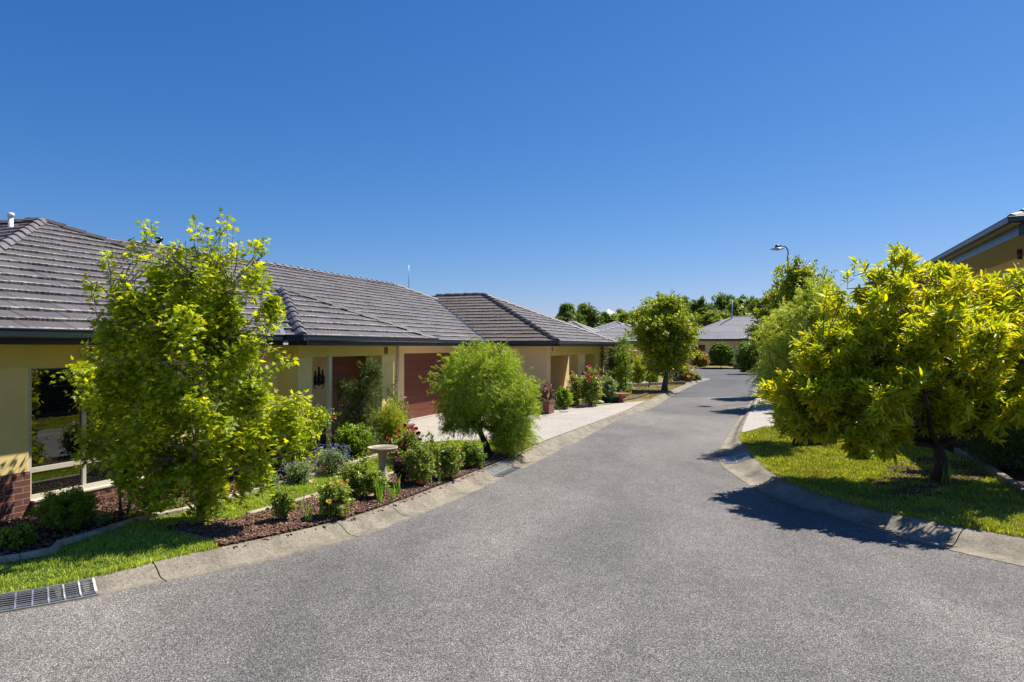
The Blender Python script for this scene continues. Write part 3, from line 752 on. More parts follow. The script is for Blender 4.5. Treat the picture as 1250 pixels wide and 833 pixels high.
# -------- drains
KP = [(0, -.02), (0, .006), (.30, .010), (.42, .022), (.55, .060), (.68, .102), (.80, .125), (.92, .133), (1.0, .134)]
def drain_at(label, i_pt, A, B, length, nb, ribs, t0, t1):
    """grate lying in the kerb, following its curved face"""
    i = int(np.linalg.norm(A-np.array(i_pt), axis=1).argmin())
    dA = np.r_[0, np.cumsum(np.linalg.norm(np.diff(A, axis=0), axis=1))]; s0 = dA[i]
    c = A[i]
    def S(s, t, lift):
        d = s0+s; a = np.array([np.interp(d, dA, A[:, 0]), np.interp(d, dA, A[:, 1])]); b = np.array([np.interp(d, dA, B[:, 0]), np.interp(d, dA, B[:, 1])])
        p = a*(1-t)+b*t
        z = ROADZ+np.interp(t, [k[0] for k in KP[1:]], [k[1] for k in KP[1:]])+lift
        return (p[0]-c[0], p[1]-c[1], z-ROADZ)
    root = thing('storm_drain', label, 'drain', (c[0], c[1], ROADZ), 0, 'storm drain grates in the kerbs')
    hl = length/2; ts = np.linspace(t0, t1, 9)
    def strip(mb, pts, side, hgt):
        """flat bar along pts, width given by side vectors"""
        for k in range(len(pts)-1):
            p0, p1 = Vector(pts[k]), Vector(pts[k+1]); d = (p1-p0).normalized(); sd = d.cross(Vector((0, 0, 1))).normalized()*side; up = Vector((0, 0, hgt))
            q = [p0-sd, p0+sd, p1+sd, p1-sd]
            top = [x+up for x in q]
            if (top[1]-top[0]).cross(top[2]-top[0]).z < 0: q = q[::-1]; top = top[::-1]
            mb.poly(top)
            for j in range(4): mb.poly([q[j], q[(j+1) % 4], top[(j+1) % 4], top[j]])
    p = MB(); n = 8
    for k in range(n):
        a0, a1 = -hl+length*k/n, -hl+length*(k+1)/n
        for j in range(8):
            q = [S(a0, ts[j], .003), S(a1, ts[j], .003), S(a1, ts[j+1], .003), S(a0, ts[j+1], .003)]
            if (Vector(q[1])-Vector(q[0])).cross(Vector(q[2])-Vector(q[0])).z < 0: q = q[::-1]
            p.poly(q)
    p.build('pit_shade', M['pit_shade'], root)  # dark sheet laid on the kerb surface, painting the shade between the bars
    f = MB(); al = np.linspace(-hl, hl, 7)
    for t in (t0, t1): strip(f, [S(a, t, .004) for a in al], .011, .010)
    for a in (-hl, hl): strip(f, [S(a, t, .0045) for t in ts], .011, .010)
    f.build('frame', M['galv'], root)
    g = MB()
    if ribs == 'long':
        for k in range(1, 14): strip(g, [S(a, t0+(t1-t0)*k/14, .004) for a in al], .016 if k == 7 else .0065, .006)
    elif ribs:
        for k in range(1, 10):
            t = t0+(t1-t0)*(.22+.78*k/10); strip(g, [S(a, t, .004) for a in al], .0045, .006)
        for k in range(1, nb): strip(g, [S(-hl+length*k/nb, t, .007) for t in ts], .007, .008)
    else:
        for k in range(1, nb): strip(g, [S(-hl+length*k/nb, t, .004) for t in ts], .0095 if length > .8 else .006, .007)
        tm = (t0+t1)/2
        strip(g, [S(a, tm, .006) for a in al], .012, .008)
    g.build('grate', M['galv'], root)
drain_at('long slotted steel drain grate with curved ribs beneath the nearest lawn', R(32,744)[:2], LAr, LBr, 1.10, 8, True, .12, .82)
drain_at('steel drain grate in the kerb at the end of the rose bed', R(628,578)[:2], LAr, LBr, 1.0, 13, False, .03, .86)
drain_at('small double drain grate in the right kerb at the driveway corner', R(879,562)[:2], RAr, RBr, .80, 11, 'long', .12, .80)

# -------- fallen leaves on the lawn, kerb and road edge
P_ = np.concatenate([sample_poly(rlawn, 160), LAr[rng.integers(40, 250, 40)]+rng.normal(size=(40, 2))*.12, RAr[rng.integers(40, 250, 70)]+rng.normal(size=(70, 2))*.15])
zz_ = np.concatenate([np.full(160, .05), np.full(110, ROADZ+.03)])
P3 = np.column_stack([P_, zz_]); D3 = norm(np.column_stack([rng.normal(size=(len(P3), 2)), rng.normal(size=len(P3))*.15])); N3 = norm(np.column_stack([rng.normal(size=(len(P3), 2))*.25, np.ones(len(P3))]))
V, T = leaf_arrays(P3, D3, N3, rng.uniform(.04, .08, len(P3)), 'lance')
tag(tri_mesh('fallen_leaves', V, T, leafmat('dry_leaf', [(.20, .09, .03), (.32, .17, .06), (.38, .26, .10)], .7, .15)), 'dry brown leaves scattered on the kerbs and the right lawn', 'leaves', None, 'stuff')

# -------- ragged lawn edge hanging over the kerbs, chips spilled on the kerb
def edge_grass(name, label, B, A, i0, i1, n, mat):
    i = rng.uniform(i0, i1, n); k = i.astype(int); f = (i-k)[:, None]
    p = B[k]*(1-f)+B[k+1]*f; o = norm(A[k]-B[k])
    clump = np.clip(np.sin(i*1.9)+np.sin(i*.83+1)*.8+.6, 0, 2)/2
    p = p+o*(rng.uniform(-.06, .035, n)*1.0)[:, None]; keep = rng.uniform(0, 1, n) < .25+.75*clump
    p = p[keep]; o = o[keep]; m = len(p)
    H = rng.uniform(.04, .10, m); a = rng.uniform(0, 6.28, m); Wd = .0045
    dx, dy = np.cos(a)*Wd, np.sin(a)*Wd; ln = o*(H*rng.uniform(-.3, .9, m))[:, None]+rng.normal(size=(m, 2))*.012
    V = np.zeros((m, 5, 3)); z = np.zeros(m)
    V[:, 0] = np.stack([p[:, 0]-dx, p[:, 1]-dy, z], 1); V[:, 1] = np.stack([p[:, 0]+dx, p[:, 1]+dy, z], 1)
    V[:, 2] = np.stack([p[:, 0]-dx*.8+ln[:, 0]*.4, p[:, 1]-dy*.8+ln[:, 1]*.4, H*.6], 1); V[:, 3] = np.stack([p[:, 0]+dx*.8+ln[:, 0]*.4, p[:, 1]+dy*.8+ln[:, 1]*.4, H*.6], 1)
    V[:, 4] = np.stack([p[:, 0]+ln[:, 0], p[:, 1]+ln[:, 1], H*.75], 1)
    T = np.array([(0, 1, 3), (0, 3, 2), (2, 3, 4)])[None]+(np.arange(m)*5)[:, None, None]
    tag(tri_mesh(name, V, T, mat), label, 'grass', None, 'stuff')
ia = int(np.linalg.norm(LBr-np.array((-9.3, 4.1)), axis=1).argmin()); ib = int(np.linalg.norm(LBr-np.array(g2(262, 669)), axis=1).argmin())
edge_grass('lawn_edge_grass', 'longer grass blades hanging over the near left kerb', LBr, LAr, ia, ib, 5000, M['blade'])
ia = int(np.linalg.norm(RBr-np.array((8.2, 5.9)), axis=1).argmin()); ib = int(np.linalg.norm(RBr-np.array(g2(905, 529.5)), axis=1).argmin())
edge_grass('lawn_edge_grass', 'longer grass blades hanging over the curved right kerb', RBr, RAr, ia, ib, 9000, M['blade_dry'])
ia = int(np.linalg.norm(LBr-np.array(g2(262, 669)), axis=1).argmin()); ib = int(np.linalg.norm(LBr-np.array(g2(652, 544)), axis=1).argmin())
sp1 = [tuple(LBr[i]) for i in range(ia, ib)]; sp2 = [tuple(LBr[i]*.75+LAr[i]*.25) for i in range(ia, ib)]
chips('bark_mulch', 'scattered bark chips spilled from the rose bed onto the top of the kerb', sp1+sp2[::-1], 420, -.022)

# -------- leafy ground cover on the bank below the right house
n_ = 9000; v_ = rng.uniform(4.7, 8.5, n_); u_ = rng.uniform(9.5, 24, n_)
zb_ = np.interp(v_, [4.9, 5.2, 5.6, 6.0, 6.4], [0, .25, .75, 1.1, 1.25]); t_ = np.clip((u_-11.5)/6.7, 0, 1); zb_ = zb_*t_*t_*(3-2*t_)
c_, s_ = math.cos(ANG), math.sin(ANG)
P3 = np.column_stack([v_*c_+u_*s_, -v_*s_+u_*c_, zb_+rng.uniform(.02, .16, n_)])
D3 = norm(np.column_stack([rng.normal(size=(n_, 2)), rng.uniform(-.1, .6, n_)])); N3 = norm(np.column_stack([rng.normal(size=(n_, 2))*.5, np.ones(n_)]))
V, T = leaf_arrays(P3, D3, N3, rng.uniform(.06, .12, n_), 'oval')
tag(tri_mesh('ground_cover', V, T, L['dark']), 'dark leafy ground cover on the bank below the right house', 'ground cover', None, 'stuff')
# ================================================================ HOUSES
def clip2(poly, axis, val, keep_greater):
    out = []; n = len(poly)
    for i in range(n):
        a, b = poly[i], poly[(i+1) % n]
        da = (a[axis]-val) if keep_greater else (val-a[axis]); db = (b[axis]-val) if keep_greater else (val-b[axis])
        if da >= 0: out.append(a)
        if (da > 0 and db < 0) or (da < 0 and db > 0):
            t = da/(da-db); out.append((a[0]+(b[0]-a[0])*t, a[1]+(b[1]-a[1])*t))
    return out
def area2(p): return abs(sum(p[i][0]*p[(i+1) % len(p)][1]-p[(i+1) % len(p)][0]*p[i][1] for i in range(len(p))))/2
def facet(mb, pts, course=.37, tile=.33, thick=.040, detail=True, under=True):
    """tiled roof plane; pts in order with pts[0]->pts[1] along the eave"""
    P = [Vector(p) for p in pts]
    e = (P[1]-P[0]); e.z = 0; e.normalize()
    n = (P[1]-P[0]).cross(P[-1]-P[0]).normalized()
    if n.z < 0: n = -n
    s = n.cross(e).normalized()
    if s.z < 0: s = -s
    O = P[0]
    poly = [((p-O).dot(e), (p-O).dot(s)) for p in P]
    bmax = max(b for a, b in poly); amin, amax = min(a for a, b in poly), max(a for a, b in poly)
    uoff = random.uniform(0, 50)
    def tri(q, f):  # place with height f(b)
        return [O+e*a+s*b+n*f(b) for a, b in q]
    def add(q3, uv):
        if (q3[1]-q3[0]).cross(q3[2]-q3[0]).dot(n) < 0: q3 = q3[::-1]; uv = uv[::-1]
        mb.poly(q3, uv)
    if under: add([p-n*.012 for p in P], [(a+uoff, b) for a, b in poly])
    k = 0
    while k*course < bmax:
        b0, b1 = k*course, (k+1)*course
        strip = clip2(clip2(poly, 1, b0, True), 1, b1, False)
        if len(strip) >= 3:
            x0, x1 = min(a for a, b in strip), max(a for a, b in strip)
            if detail:
                off = (k % 2)*tile/2+random.uniform(-.01, .01); i0 = math.floor((x0-off)/tile)
                cols = [(off+i*tile+.002, off+(i+1)*tile-.002) for i in range(i0, math.ceil((x1-off)/tile)+1)]
            else: cols = [(x0, x1)]
            for c0, c1 in cols:
                q = clip2(clip2(strip, 0, c0, True), 0, c1, False)
                if len(q) < 3 or area2(q) < 2e-4: continue
                jit = random.uniform(-.004, .004) if detail else 0; tw = random.uniform(-.006, .006) if detail else 0
                cm = (c0+c1)/2
                def f(b, a=None): return thick*(1-(b-b0)/course)+.004+jit
                q3 = [O+e*a+s*b+n*(f(b)+tw*(a-cm)) for a, b in q]
                add(q3, [(a+uoff, b) for a, b in q])
                low = sorted([a for a, b in q if abs(b-b0) < 1e-5])
                if len(low) >= 2:
                    a0, a1 = low[0], low[-1]
                    h0, h1 = f(b0)+tw*(a0-cm), f(b0)+tw*(a1-cm)
                    r = [O+e*a0+s*b0-n*.01, O+e*a1+s*b0-n*.01, O+e*a1+s*b0+n*h1, O+e*a0+s*b0+n*h0]
                    if (r[1]-r[0]).cross(r[2]-r[0]).dot(s) > 0: r = r[::-1]
                    mb.poly(r, [(a0+uoff, b0+.01), (a1+uoff, b0+.01), (a1+uoff, b0+.03), (a0+uoff, b0+.03)])
        k += 1
def caps(mb, p0, p1, w=.13, h=.075, seg=.40, lift=.02):
    """overlapping angular ridge tiles from the low end p0 to the high end p1"""
    p0, p1 = Vector(p0), Vector(p1); d = p1-p0; L_ = d.length; d.normalize()
    side = d.cross(Vector((0, 0, 1))).normalized(); up = side.cross(d).normalized()
    n = max(1, int(L_/seg)); seg = L_/n
    for i in range(n):
        a = p0+d*(i*seg-.02); b = p0+d*((i+1)*seg)
        j = random.uniform(-.006, .006); l0, l1 = lift+.026+j, lift+j
        A = [a-side*w+up*(l0-.02), a-side*w*.45+up*(l0+h*.7), a+up*(l0+h), a+side*w*.45+up*(l0+h*.7), a+side*w+up*(l0-.02)]
        B = [b-side*w*.94+up*(l1-.02), b-side*w*.42+up*(l1+h*.62), b+up*(l1+h*.9), b+side*w*.42+up*(l1+h*.62), b+side*w*.94+up*(l1-.02)]
        for k in range(4): mb.poly([A[k], A[k+1], B[k+1], B[k]])
        mb.poly(A[::-1])
class Bld:
    """parts built in street coordinates (v to the right of the street axis, u along it)"""
    def __init__(s, name, label, cat, v0, u0, z0=0.0, group=None):
        s.v0, s.u0, s.z0 = v0, u0, z0
        s.root = thing(name, label, cat, W(v0, u0, z0), -ANG, group)
    def build(s, mb, name, mat, parent=None, bevel=0, label=None):
        mb.v = [(x-s.v0, y-s.u0, z-s.z0) for x, y, z in mb.v]
        o = mb.build(name, mat, parent or s.root, bevel)
        if label: o['label'] = label
        return o
def gutter(mb, p0, p1, out, top=2.60):
    """box gutter with rolled lip from p0 to p1 (2D v,u), out = unit outward (2D)"""
    o = Vector((*out, 0)); a, b = Vector((*p0, 0)), Vector((*p1, 0))
    prof = [(.0, -.015), (.0, -.115), (.012, -.125), (.085, -.125), (.105, -.108), (.108, -.03), (.118, -.022), (.120, -.006), (.112, .002), (.100, -.002), (.098, -.05), (.02, -.06)]
    n = len(prof)
    A = [a+o*x+Vector((0, 0, top+z)) for x, z in prof]; B = [b+o*x+Vector((0, 0, top+z)) for x, z in prof]
    for i in range(n-1): 
        q = [A[i], B[i], B[i+1], A[i+1]]; mb.poly(q)
    mb.poly(A); mb.poly(B[::-1])
def fascia_box(mb, p0, p1, out, z0, z1, t=.022):
    a, b = Vector((*p0, 0)), Vector((*p1, 0)); o = Vector((*out, 0))
    q = [a, b, b-o*t, a-o*t]
    lo = [p+Vector((0, 0, z0)) for p in q]; hi = [p+Vector((0, 0, z1)) for p in q]
    mb.poly(hi); mb.poly(lo[::-1])
    for i in range(4): mb.poly([lo[i], lo[(i+1) % 4], hi[(i+1) % 4], hi[i]])

PT = .44; EZ = 2.56
H = Bld('brick_house', 'long single storey cream house with grey tiled hip roofs beside the left lawn', 'house', -10, 16)
# ---- roofs: L (near wing), P (porch), M (main), G (far garage wing)
Lc = (4.45, 15.95); Lv = -9.13; Lh = 5.75
Lap = (Lv-Lh, (Lc[0]+Lc[1])/2, EZ+Lh*PT)
rL = MB()
facet(rL, [(Lv, Lc[0], EZ), (Lv, Lc[1], EZ), Lap])
facet(rL, [(-22, Lc[0], EZ), (Lv, Lc[0], EZ), Lap, (-22, Lap[1], Lap[2])])
o_rl = H.build(rL, 'roof', M['tile'])
Pv = -8.68; Pc = (11.07, 16.62); Ph = (Pc[1]-Pc[0])/2; Pap = (Pv-Ph, (Pc[0]+Pc[1])/2, EZ+Ph*PT)
rP = MB()
facet(rP, [(Pv, Pc[0], EZ), (Pv, Pc[1], EZ), Pap])
facet(rP, [(-12.6, Pc[0], EZ), (Pv, Pc[0], EZ), Pap, (-12.6, Pap[1], Pap[2])])
facet(rP, [(Pv, Pc[1], EZ), (-12.6, Pc[1], EZ), (-12.6, Pap[1], Pap[2]), Pap], detail=False)
o_rp = H.build(rP, 'roof', M['tile'])
Mv = -10.25; Mr = 5.95; Mz = EZ+Mr*PT
rM = MB()
facet(rM, [(Mv, 12.5, EZ), (Mv, 33.0, EZ), (Mv-Mr, 27.3, Mz), (Mv-Mr, 12.5, Mz)])
rM.poly([(Mv-2*Mr, 12.5, EZ), (Mv-2*Mr, 33, EZ), (Mv-Mr, 27.3, Mz), (Mv-Mr, 12.5, Mz)][::-1])
o_rm = H.build(rM, 'roof', M['tile'])
Gv = -7.42; Gc = (23.9, 34.3); Gh = (Gc[1]-Gc[0])/2; Gz = EZ+Gh*.43
Gap = (Gv-Gh, (Gc[0]+Gc[1])/2, Gz)
rG = MB()
facet(rG, [(Gv, Gc[0], EZ), (Gv, Gc[1], EZ), Gap])
o_rg = H.build(rG, 'roof', M['tile'])
rG2 = MB()
facet(rG2, [(-17, Gc[0], EZ), (Gv, Gc[0], EZ), Gap, (-17, Gap[1], Gz)])
H.build(rG2, 'roof', M['tile_mossy'], label='mossy brown tiled side of the far wing roof')
rG3 = MB(); rG3.poly([(Gv, Gc[1], EZ), (-17, Gc[1], EZ), (-17, Gap[1], Gz), Gap]); H.build(rG3, 'roof', M['tile'])
# caps
c = MB()
caps(c, (Lv, Lc[0], EZ), Lap); caps(c, (-22, Lap[1], Lap[2]), Lap)
H.build(c, 'ridge_cap', M['cap'], o_rl)
c = MB(); caps(c, (Lv, Lc[1], EZ), Lap, h=.06); H.build(c, 'ridge_cap', M['cap_dark'], o_rl)
c = MB(); caps(c, (Pv, Pc[0], EZ), Pap); H.build(c, 'ridge_cap', M['cap'], o_rp)
c = MB(); caps(c, (Pv, Pc[1], EZ), Pap, h=.055); H.build(c, 'ridge_cap', M['cap_dark'], o_rp)
c = MB(); caps(c, (Mv-Mr, 13.5, Mz), (Mv-Mr, 27.3, Mz), h=.06); H.build(c, 'ridge_cap', M['cap'], o_rm); c = MB(); caps(c, (Mv, 33, EZ), (Mv-Mr, 27.3, Mz), h=.06); H.build(c, 'ridge_cap', M['cap'], o_rm)
c = MB(); caps(c, (Gv, Gc[0], EZ), Gap); caps(c, (Gv, Gc[1], EZ), Gap); caps(c, (-15, Gap[1], Gz), Gap, h=.06); H.build(c, 'ridge_cap', M['cap_dark'], o_rg)
# valley flashings
c = MB()
def valley(mb, p0, p1, w=.09, lift=.05):
    p0, p1 = Vector(p0), Vector(p1); d = (p1-p0).normalized(); s = d.cross(Vector((0, 0, 1))).normalized()*w; up = Vector((0, 0, lift))
    mb.poly([p0-s+up, p0+s+up, p1+s+up, p1-s+up][::-1]); 
zz = EZ
valley(c, (Lv, Pc[0]-.0, EZ+.0), (Lv-2.2, Pc[0]+2.05, EZ+2.2*PT), .045, .05)
H.build(c, 'valley_flashing', M['galv'])
c = MB(); 
valley(c, (Mv, Gc[0], EZ), (Mv-4.9, Gc[0]+4.95, EZ+4.9*PT), .05, .05)
H.build(c, 'valley_flashing', M['gutter'])
# gutters
g = MB(); f = MB()
for p0, p1, out in [((Lv, Lc[0]), (Lv, Pc[0]), (1, 0)), ((Lv+.1, Pc[0]), (Pv+.12, Pc[0]), (0, -1)), ((Pv, Pc[0]-.12), (Pv, Pc[1]+.1), (1, 0)),
                    ((Mv, Pc[1]-.1), (Mv, Gc[0]), (1, 0)), ((Mv+.1, Gc[0]), (Gv+.12, Gc[0]), (0, -1)), ((Gv, Gc[0]-.12), (Gv, Gc[1]+.12), (1, 0)), ((-16, Lc[0]), (Lv+.12, Lc[0]), (0, -1))]:
    gutter(g, p0, p1, out)
    fascia_box(f, (p0[0]-out[0]*.012, p0[1]-out[1]*.012), (p1[0]-out[0]*.012, p1[1]-out[1]*.012), (out[0], out[1]), 2.385, 2.57)
H.build(g, 'gutter', M['gutter']); H.build(f, 'fascia', M['fascia'])
# soffits
s = MB()
s.box(Lv-.8, Lv-.036, Lc[0]+.036, Pc[0]+.2, 2.388, 2.40); s.box(-11.2, Pv-.036, Pc[0]+.2005, Pc[1]-.02, 2.388, 2.40)
s.box(Mv-.8, Mv-.036, Pc[1]-.01, Gc[0]+.2, 2.388, 2.40); s.box(-11.2, Gv-.036, Gc[0]+.2005, Gc[1]-.03, 2.388, 2.40)
H.build(s, 'soffit', M['soffit'])
# ---- walls
LW = -9.68
w = MB()                                   # near wing: pier, frieze and wall beyond the window
w.box(LW-.25, LW, 4.9, 6.45, .62, 2.388)
w.box(LW-.25, LW-.004, 6.45, 9.0, 2.12, 2.388)
w.box(LW-.25, LW, 9.0, 11.75, .62, 2.388)
w.box(-14, LW-.25, 4.9, 5.1, 0, 2.388)
H.build(w, 'wall', M['wall_pale'], bevel=.006)
w = MB(); w.box(LW-.28, LW+.018, 4.9, 6.46, -.1, .62); H.build(w, 'brick_base', M['brick'])
w = MB(); w.box(LW-.28, LW+.018, 8.99, 11.75, -.1, .62); H.build(w, 'brick_base', M['brick'])
w = MB(); w.box(LW-.2, LW+.085, 6.47, 8.98, -.1, .19)
H.build(w, 'brick_base', M['brick'], label='low projecting brick sill under the big window')
w = MB(); w.box(LW-.22, LW+.10, 6.465, 8.985, .192, .215); H.build(w, 'sill', M['frame'])
w = MB(); w.box(LW-.02, LW+.012, 4.9, 11.75, 2.06, 2.384); H.build(w, 'frieze', M['wall'])
def window(B, v, u0, u1, z0, z1, mull=(), trans=(), fw=.055, room=True, parent=None, face=1):
    fr = MB()
    fr.box(v-.07, v, u0, u0+fw, z0, z1); fr.box(v-.07, v, u1-fw, u1, z0, z1)
    fr.box(v-.07, v-.001, u0+fw, u1-fw, z0, z0+fw); fr.box(v-.07, v-.001, u0+fw, u1-fw, z1-fw, z1)
    us = [u0+fw]
    for m_ in mull: fr.box(v-.065, v-.004, m_-fw/2, m_+fw/2, z0+fw, z1-fw)
    for t_ in trans:
        cuts = [u0+fw]+[x for m_ in mull for x in (m_-fw/2, m_+fw/2)]+[u1-fw]
        for i in range(0, len(cuts), 2): fr.box(v-.062, v-.006, cuts[i], cuts[i+1], t_-fw*.6, t_+fw*.6)
    wo = B.build(fr, 'window', M['frame'])
    gl = MB(); gl.box(v-.045, v-.038, u0+fw*.5, u1-fw*.5, z0+fw*.5, z1-fw*.5)
    B.build(gl, 'pane', M['glass'], wo)
    return wo
window(H, LW-.03, 6.455, 8.995, .217, 2.10, (7.30, 8.15), (.62,))
# porch: beam, two columns, recess
w = MB(); w.box(-9.5, -9.15, 11.55, 15.42, 2.14, 2.387); w.box(-9.85, -9.5, 11.55, 11.75, 2.14, 2.387)
H.build(w, 'porch_beam', M['wall'], bevel=.005)
w = MB(); w.box(-9.93, -9.165, 11.56, 12.02, 0, 2.139); H.build(w, 'column', M['wall_pale'], bevel=.006)
w = MB(); w.box(-9.62, -9.165, 14.78, 15.34, 0, 2.139); H.build(w, 'column', M['wall_pale'], bevel=.006)
w = MB(); w.box(-9.26, -9.17, 12.62, 12.71, 0, 2.139); H.build(w, 'post', M['post_cream'], bevel=.008, label='slim white post of the porch')
w = MB(); w.box(-10.45, -10.3, 11.75, 14.3, .72, 2.388); w.box(-11.2, -9.93, 11.75, 11.9, .0, 2.388)
H.build(w, 'wall', M['wall_cream'])
w = MB(); w.box(-10.46, -10.28, 11.9, 14.31, -.05, .72); H.build(w, 'brick_base', M['brick'])
w = MB(); w.box(-10.868, -9.75, 16.2, 16.34, 0, 2.386)
H.build(w, 'wall', M['wall'])
w = MB()
for k in range(8): w.box(-10.62, -10.58+.004*(k % 2), 14.32, 16.19, .02+k*.265, .28+k*.265)
d = H.build(w, 'door', M['garage'], label='rust red panelled door at the back of the porch')
w = MB(); w.box(-10.75, -10.66, 14.0, 16.5, 0, 2.386); H.build(w, 'wall', M['garage'])  # unseen backing panel added behind the door to block leaking sun
# garage
GW = -10.87
w = MB(); w.box(GW-.25, GW, 16.34, 18.83, .7, 2.385); w.box(GW-.25, GW-.003, 18.83, 23.7, 2.15, 2.385); w.box(GW-.25, GW, 23.7, 24.6, 0, 2.385)
H.build(w, 'wall', M['wall_cream'])
w = MB(); w.box(GW-.27, GW+.015, 16.35, 18.80, -.1, .7); H.build(w, 'brick_base', M['brick'])
w = MB()
for k in range(4):
    z0 = .015+k*.533
    for j in range(2): w.box(GW-.14, GW-.085+.003*((k+j) % 2), 18.86, 23.67, z0+j*.266, z0+j*.266+.262)
gd = H.build(w, 'garage_door', M['garage'], bevel=.004)
w = MB(); w.box(GW-.5, GW-.26, 18.5, 24.0, -.05, 2.386); H.build(w, 'light_backing', M['fascia'])  # unseen panel added behind the garage door to stop sun through its gaps
w = MB(); w.box(GW-.10, GW-.06, 18.83, 18.86, 0, 2.15); w.box(GW-.10, GW-.06, 23.67, 23.70, 0, 2.15); w.box(GW-.10, GW-.06, 18.86, 23.67, 2.148, 2.17)
H.build(w, 'door_frame', M['gutter'])
w = MB(); w.box(GW-.12, GW+.10, 18.83, 23.7, -.02, .035); H.build(w, 'threshold', M['drive'])
# far wing walls
FW = -8.0
w = MB(); w.box(-10.85, FW-.0, 24.5, 24.95, 0, 2.385); w.box(-11.2, -10.85, 24.5, 24.75, 0, 2.385)
H.build(w, 'wall', M['wall_cream'], bevel=.006)
w = MB(); w.box(FW-.3, FW+.01, 24.96, 33.75, 2.02, 2.386); H.build(w, 'porch_beam', M['wall'], bevel=.005)
w = MB(); w.box(FW-.5, FW, 31.9, 33.74, 0, 2.019); H.build(w, 'column', M['wall'], bevel=.006)
w = MB(); w.box(FW-.35, FW-.02, 29.0, 29.5, 0, 2.019); H.build(w, 'column', M['wall_pale'], bevel=.006)
w = MB(); w.box(-9.9, -9.7, 24.96, 27.6, .0, 2.386); w.box(-10.2, -9.9, 28.5, 34, 0, 2.386); w.box(-9.9, -9.2, 27.6, 27.75, 0, 2.386)
H.build(w, 'wall', M['wall_cream'])
w = MB(); w.box(-9.72, -9.69, 24.97, 27.59, 0, .55); H.build(w, 'brick_base', M['brick'])
window(H, -9.86, 27.76, 28.49, .3, 2.1)
w = MB(); w.box(-16, -10.2, 33.7, 33.9, 0, 2.386); H.build(w, 'wall', M['wall'])
w = MB(); w.box(FW+.0, FW+.03, 25.1, 25.13, 2.2, 2.36); H.build(w, 'downpipe_bracket', M['black_metal'])
# downpipe by the garage pier
w = MB(); w.tube([(GW+.06, 18.35, 2.4), (GW+.06, 18.35, .05)], .04, 8); H.build(w, 'downpipe', M['frame'])
# house number 18 on the porch beam
def text_mesh(B, name, body, size, loc_vuz, mat, parent=None, sx=.62):
    cu = bpy.data.curves.new(name, 'FONT'); cu.body = body; cu.size = size; cu.extrude = .008; cu.offset = .002; cu.space_character = 1.15
    ob = bpy.data.objects.new(name, cu); COL.objects.link(ob)
    bpy.context.view_layer.update()
    me = bpy.data.meshes.new_from_object(ob.evaluated_get(bpy.context.evaluated_depsgraph_get()))
    bpy.data.objects.remove(ob)
    # text x -> +u, text y -> +z, faces +v
    for v_ in me.vertices:
        x, y, z = v_.co; v_.co = (z+loc_vuz[0]-B.v0, x*sx+loc_vuz[1]-B.u0, y+loc_vuz[2]-B.z0)
    me.materials.clear(); me.materials.append(mat)
    o = bpy.data.objects.new(name, me); return link(o, parent or B.root)
nb = text_mesh(H, 'house_number', '18', .25, (-9.14, 14.84, 2.18), M['black_metal'])
nb['label'] = 'dark numerals 18 on the porch beam'
# flues and pipes standing on the roof
def flue(v, u, z0, z1, r, mat, name='flue', cowl=True, label=None):
    w = MB(); w.tube([(v, u, z0), (v, u, z1)], r, 12)
    if cowl:
        w.tube([(v, u, z1+.02), (v, u, z1+.10)], r*1.35, 12)
        w.tube([(v, u, z1), (v, u, z1+.02)], r*.6, 8)
    return H.build(w, name, mat, label=label)
def uv_at(px, Y): X = (px-625)/FPX*Y; c_, s_ = math.cos(ANG), math.sin(ANG); return X*c_-Y*s_, X*s_+Y*c_
v1, u1_ = uv_at(13, 14.6); flue(v1, u1_, 4.0, 5.12, .05, M['white'], 'vent_pipe', label='white vent pipe')
v1, u1_ = uv_at(194, 21); flue(v1, u1_, 4.6, 5.62, .09, M['black_metal'])
v1, u1_ = uv_at(285, 24); flue(v1, u1_, 4.6, 5.72, .10, M['black_metal'])
v1, u1_ = uv_at(499, 32); 
w = MB(); w.tube([(v1, u1_, 4.2), (v1, u1_, 5.3), (v1, u1_, 6.2)], [.018, .018, .010], 6)
H.build(w, 'aerial', M['steel'])

# ---- wall ornament, garden chair, brick planter pier
t = thing('wall_ornament', 'dark metal ornament of three bottle shapes hung on the cream porch wall', 'ornament', W(-10.285, 13.75, 1.35), -ANG)
w = MB()
for k, (x, hh) in enumerate(((-.14, .30), (0, .40), (.14, .32))):
    w.lathe([(0, 0), (.05, .0), (.055, hh*.5), (.022, hh*.66), (.020, hh*.95), (.028, hh), (0, hh)], 10, (0, x, .12))
w.build('figure', M['black_metal'], t)
w = MB()
for sg in (-1, 1):
    w.tube([(0, sg*(.02+.09*(1-math.cos(a_))*.9), .06+.06*math.sin(a_*1.0)) for a_ in np.linspace(0, 4.6, 14)], .009, 5)
w.tube([(0, -.2, .10), (0, .2, .10)], .01, 5)
w.build('scroll', M['black_metal'], t)

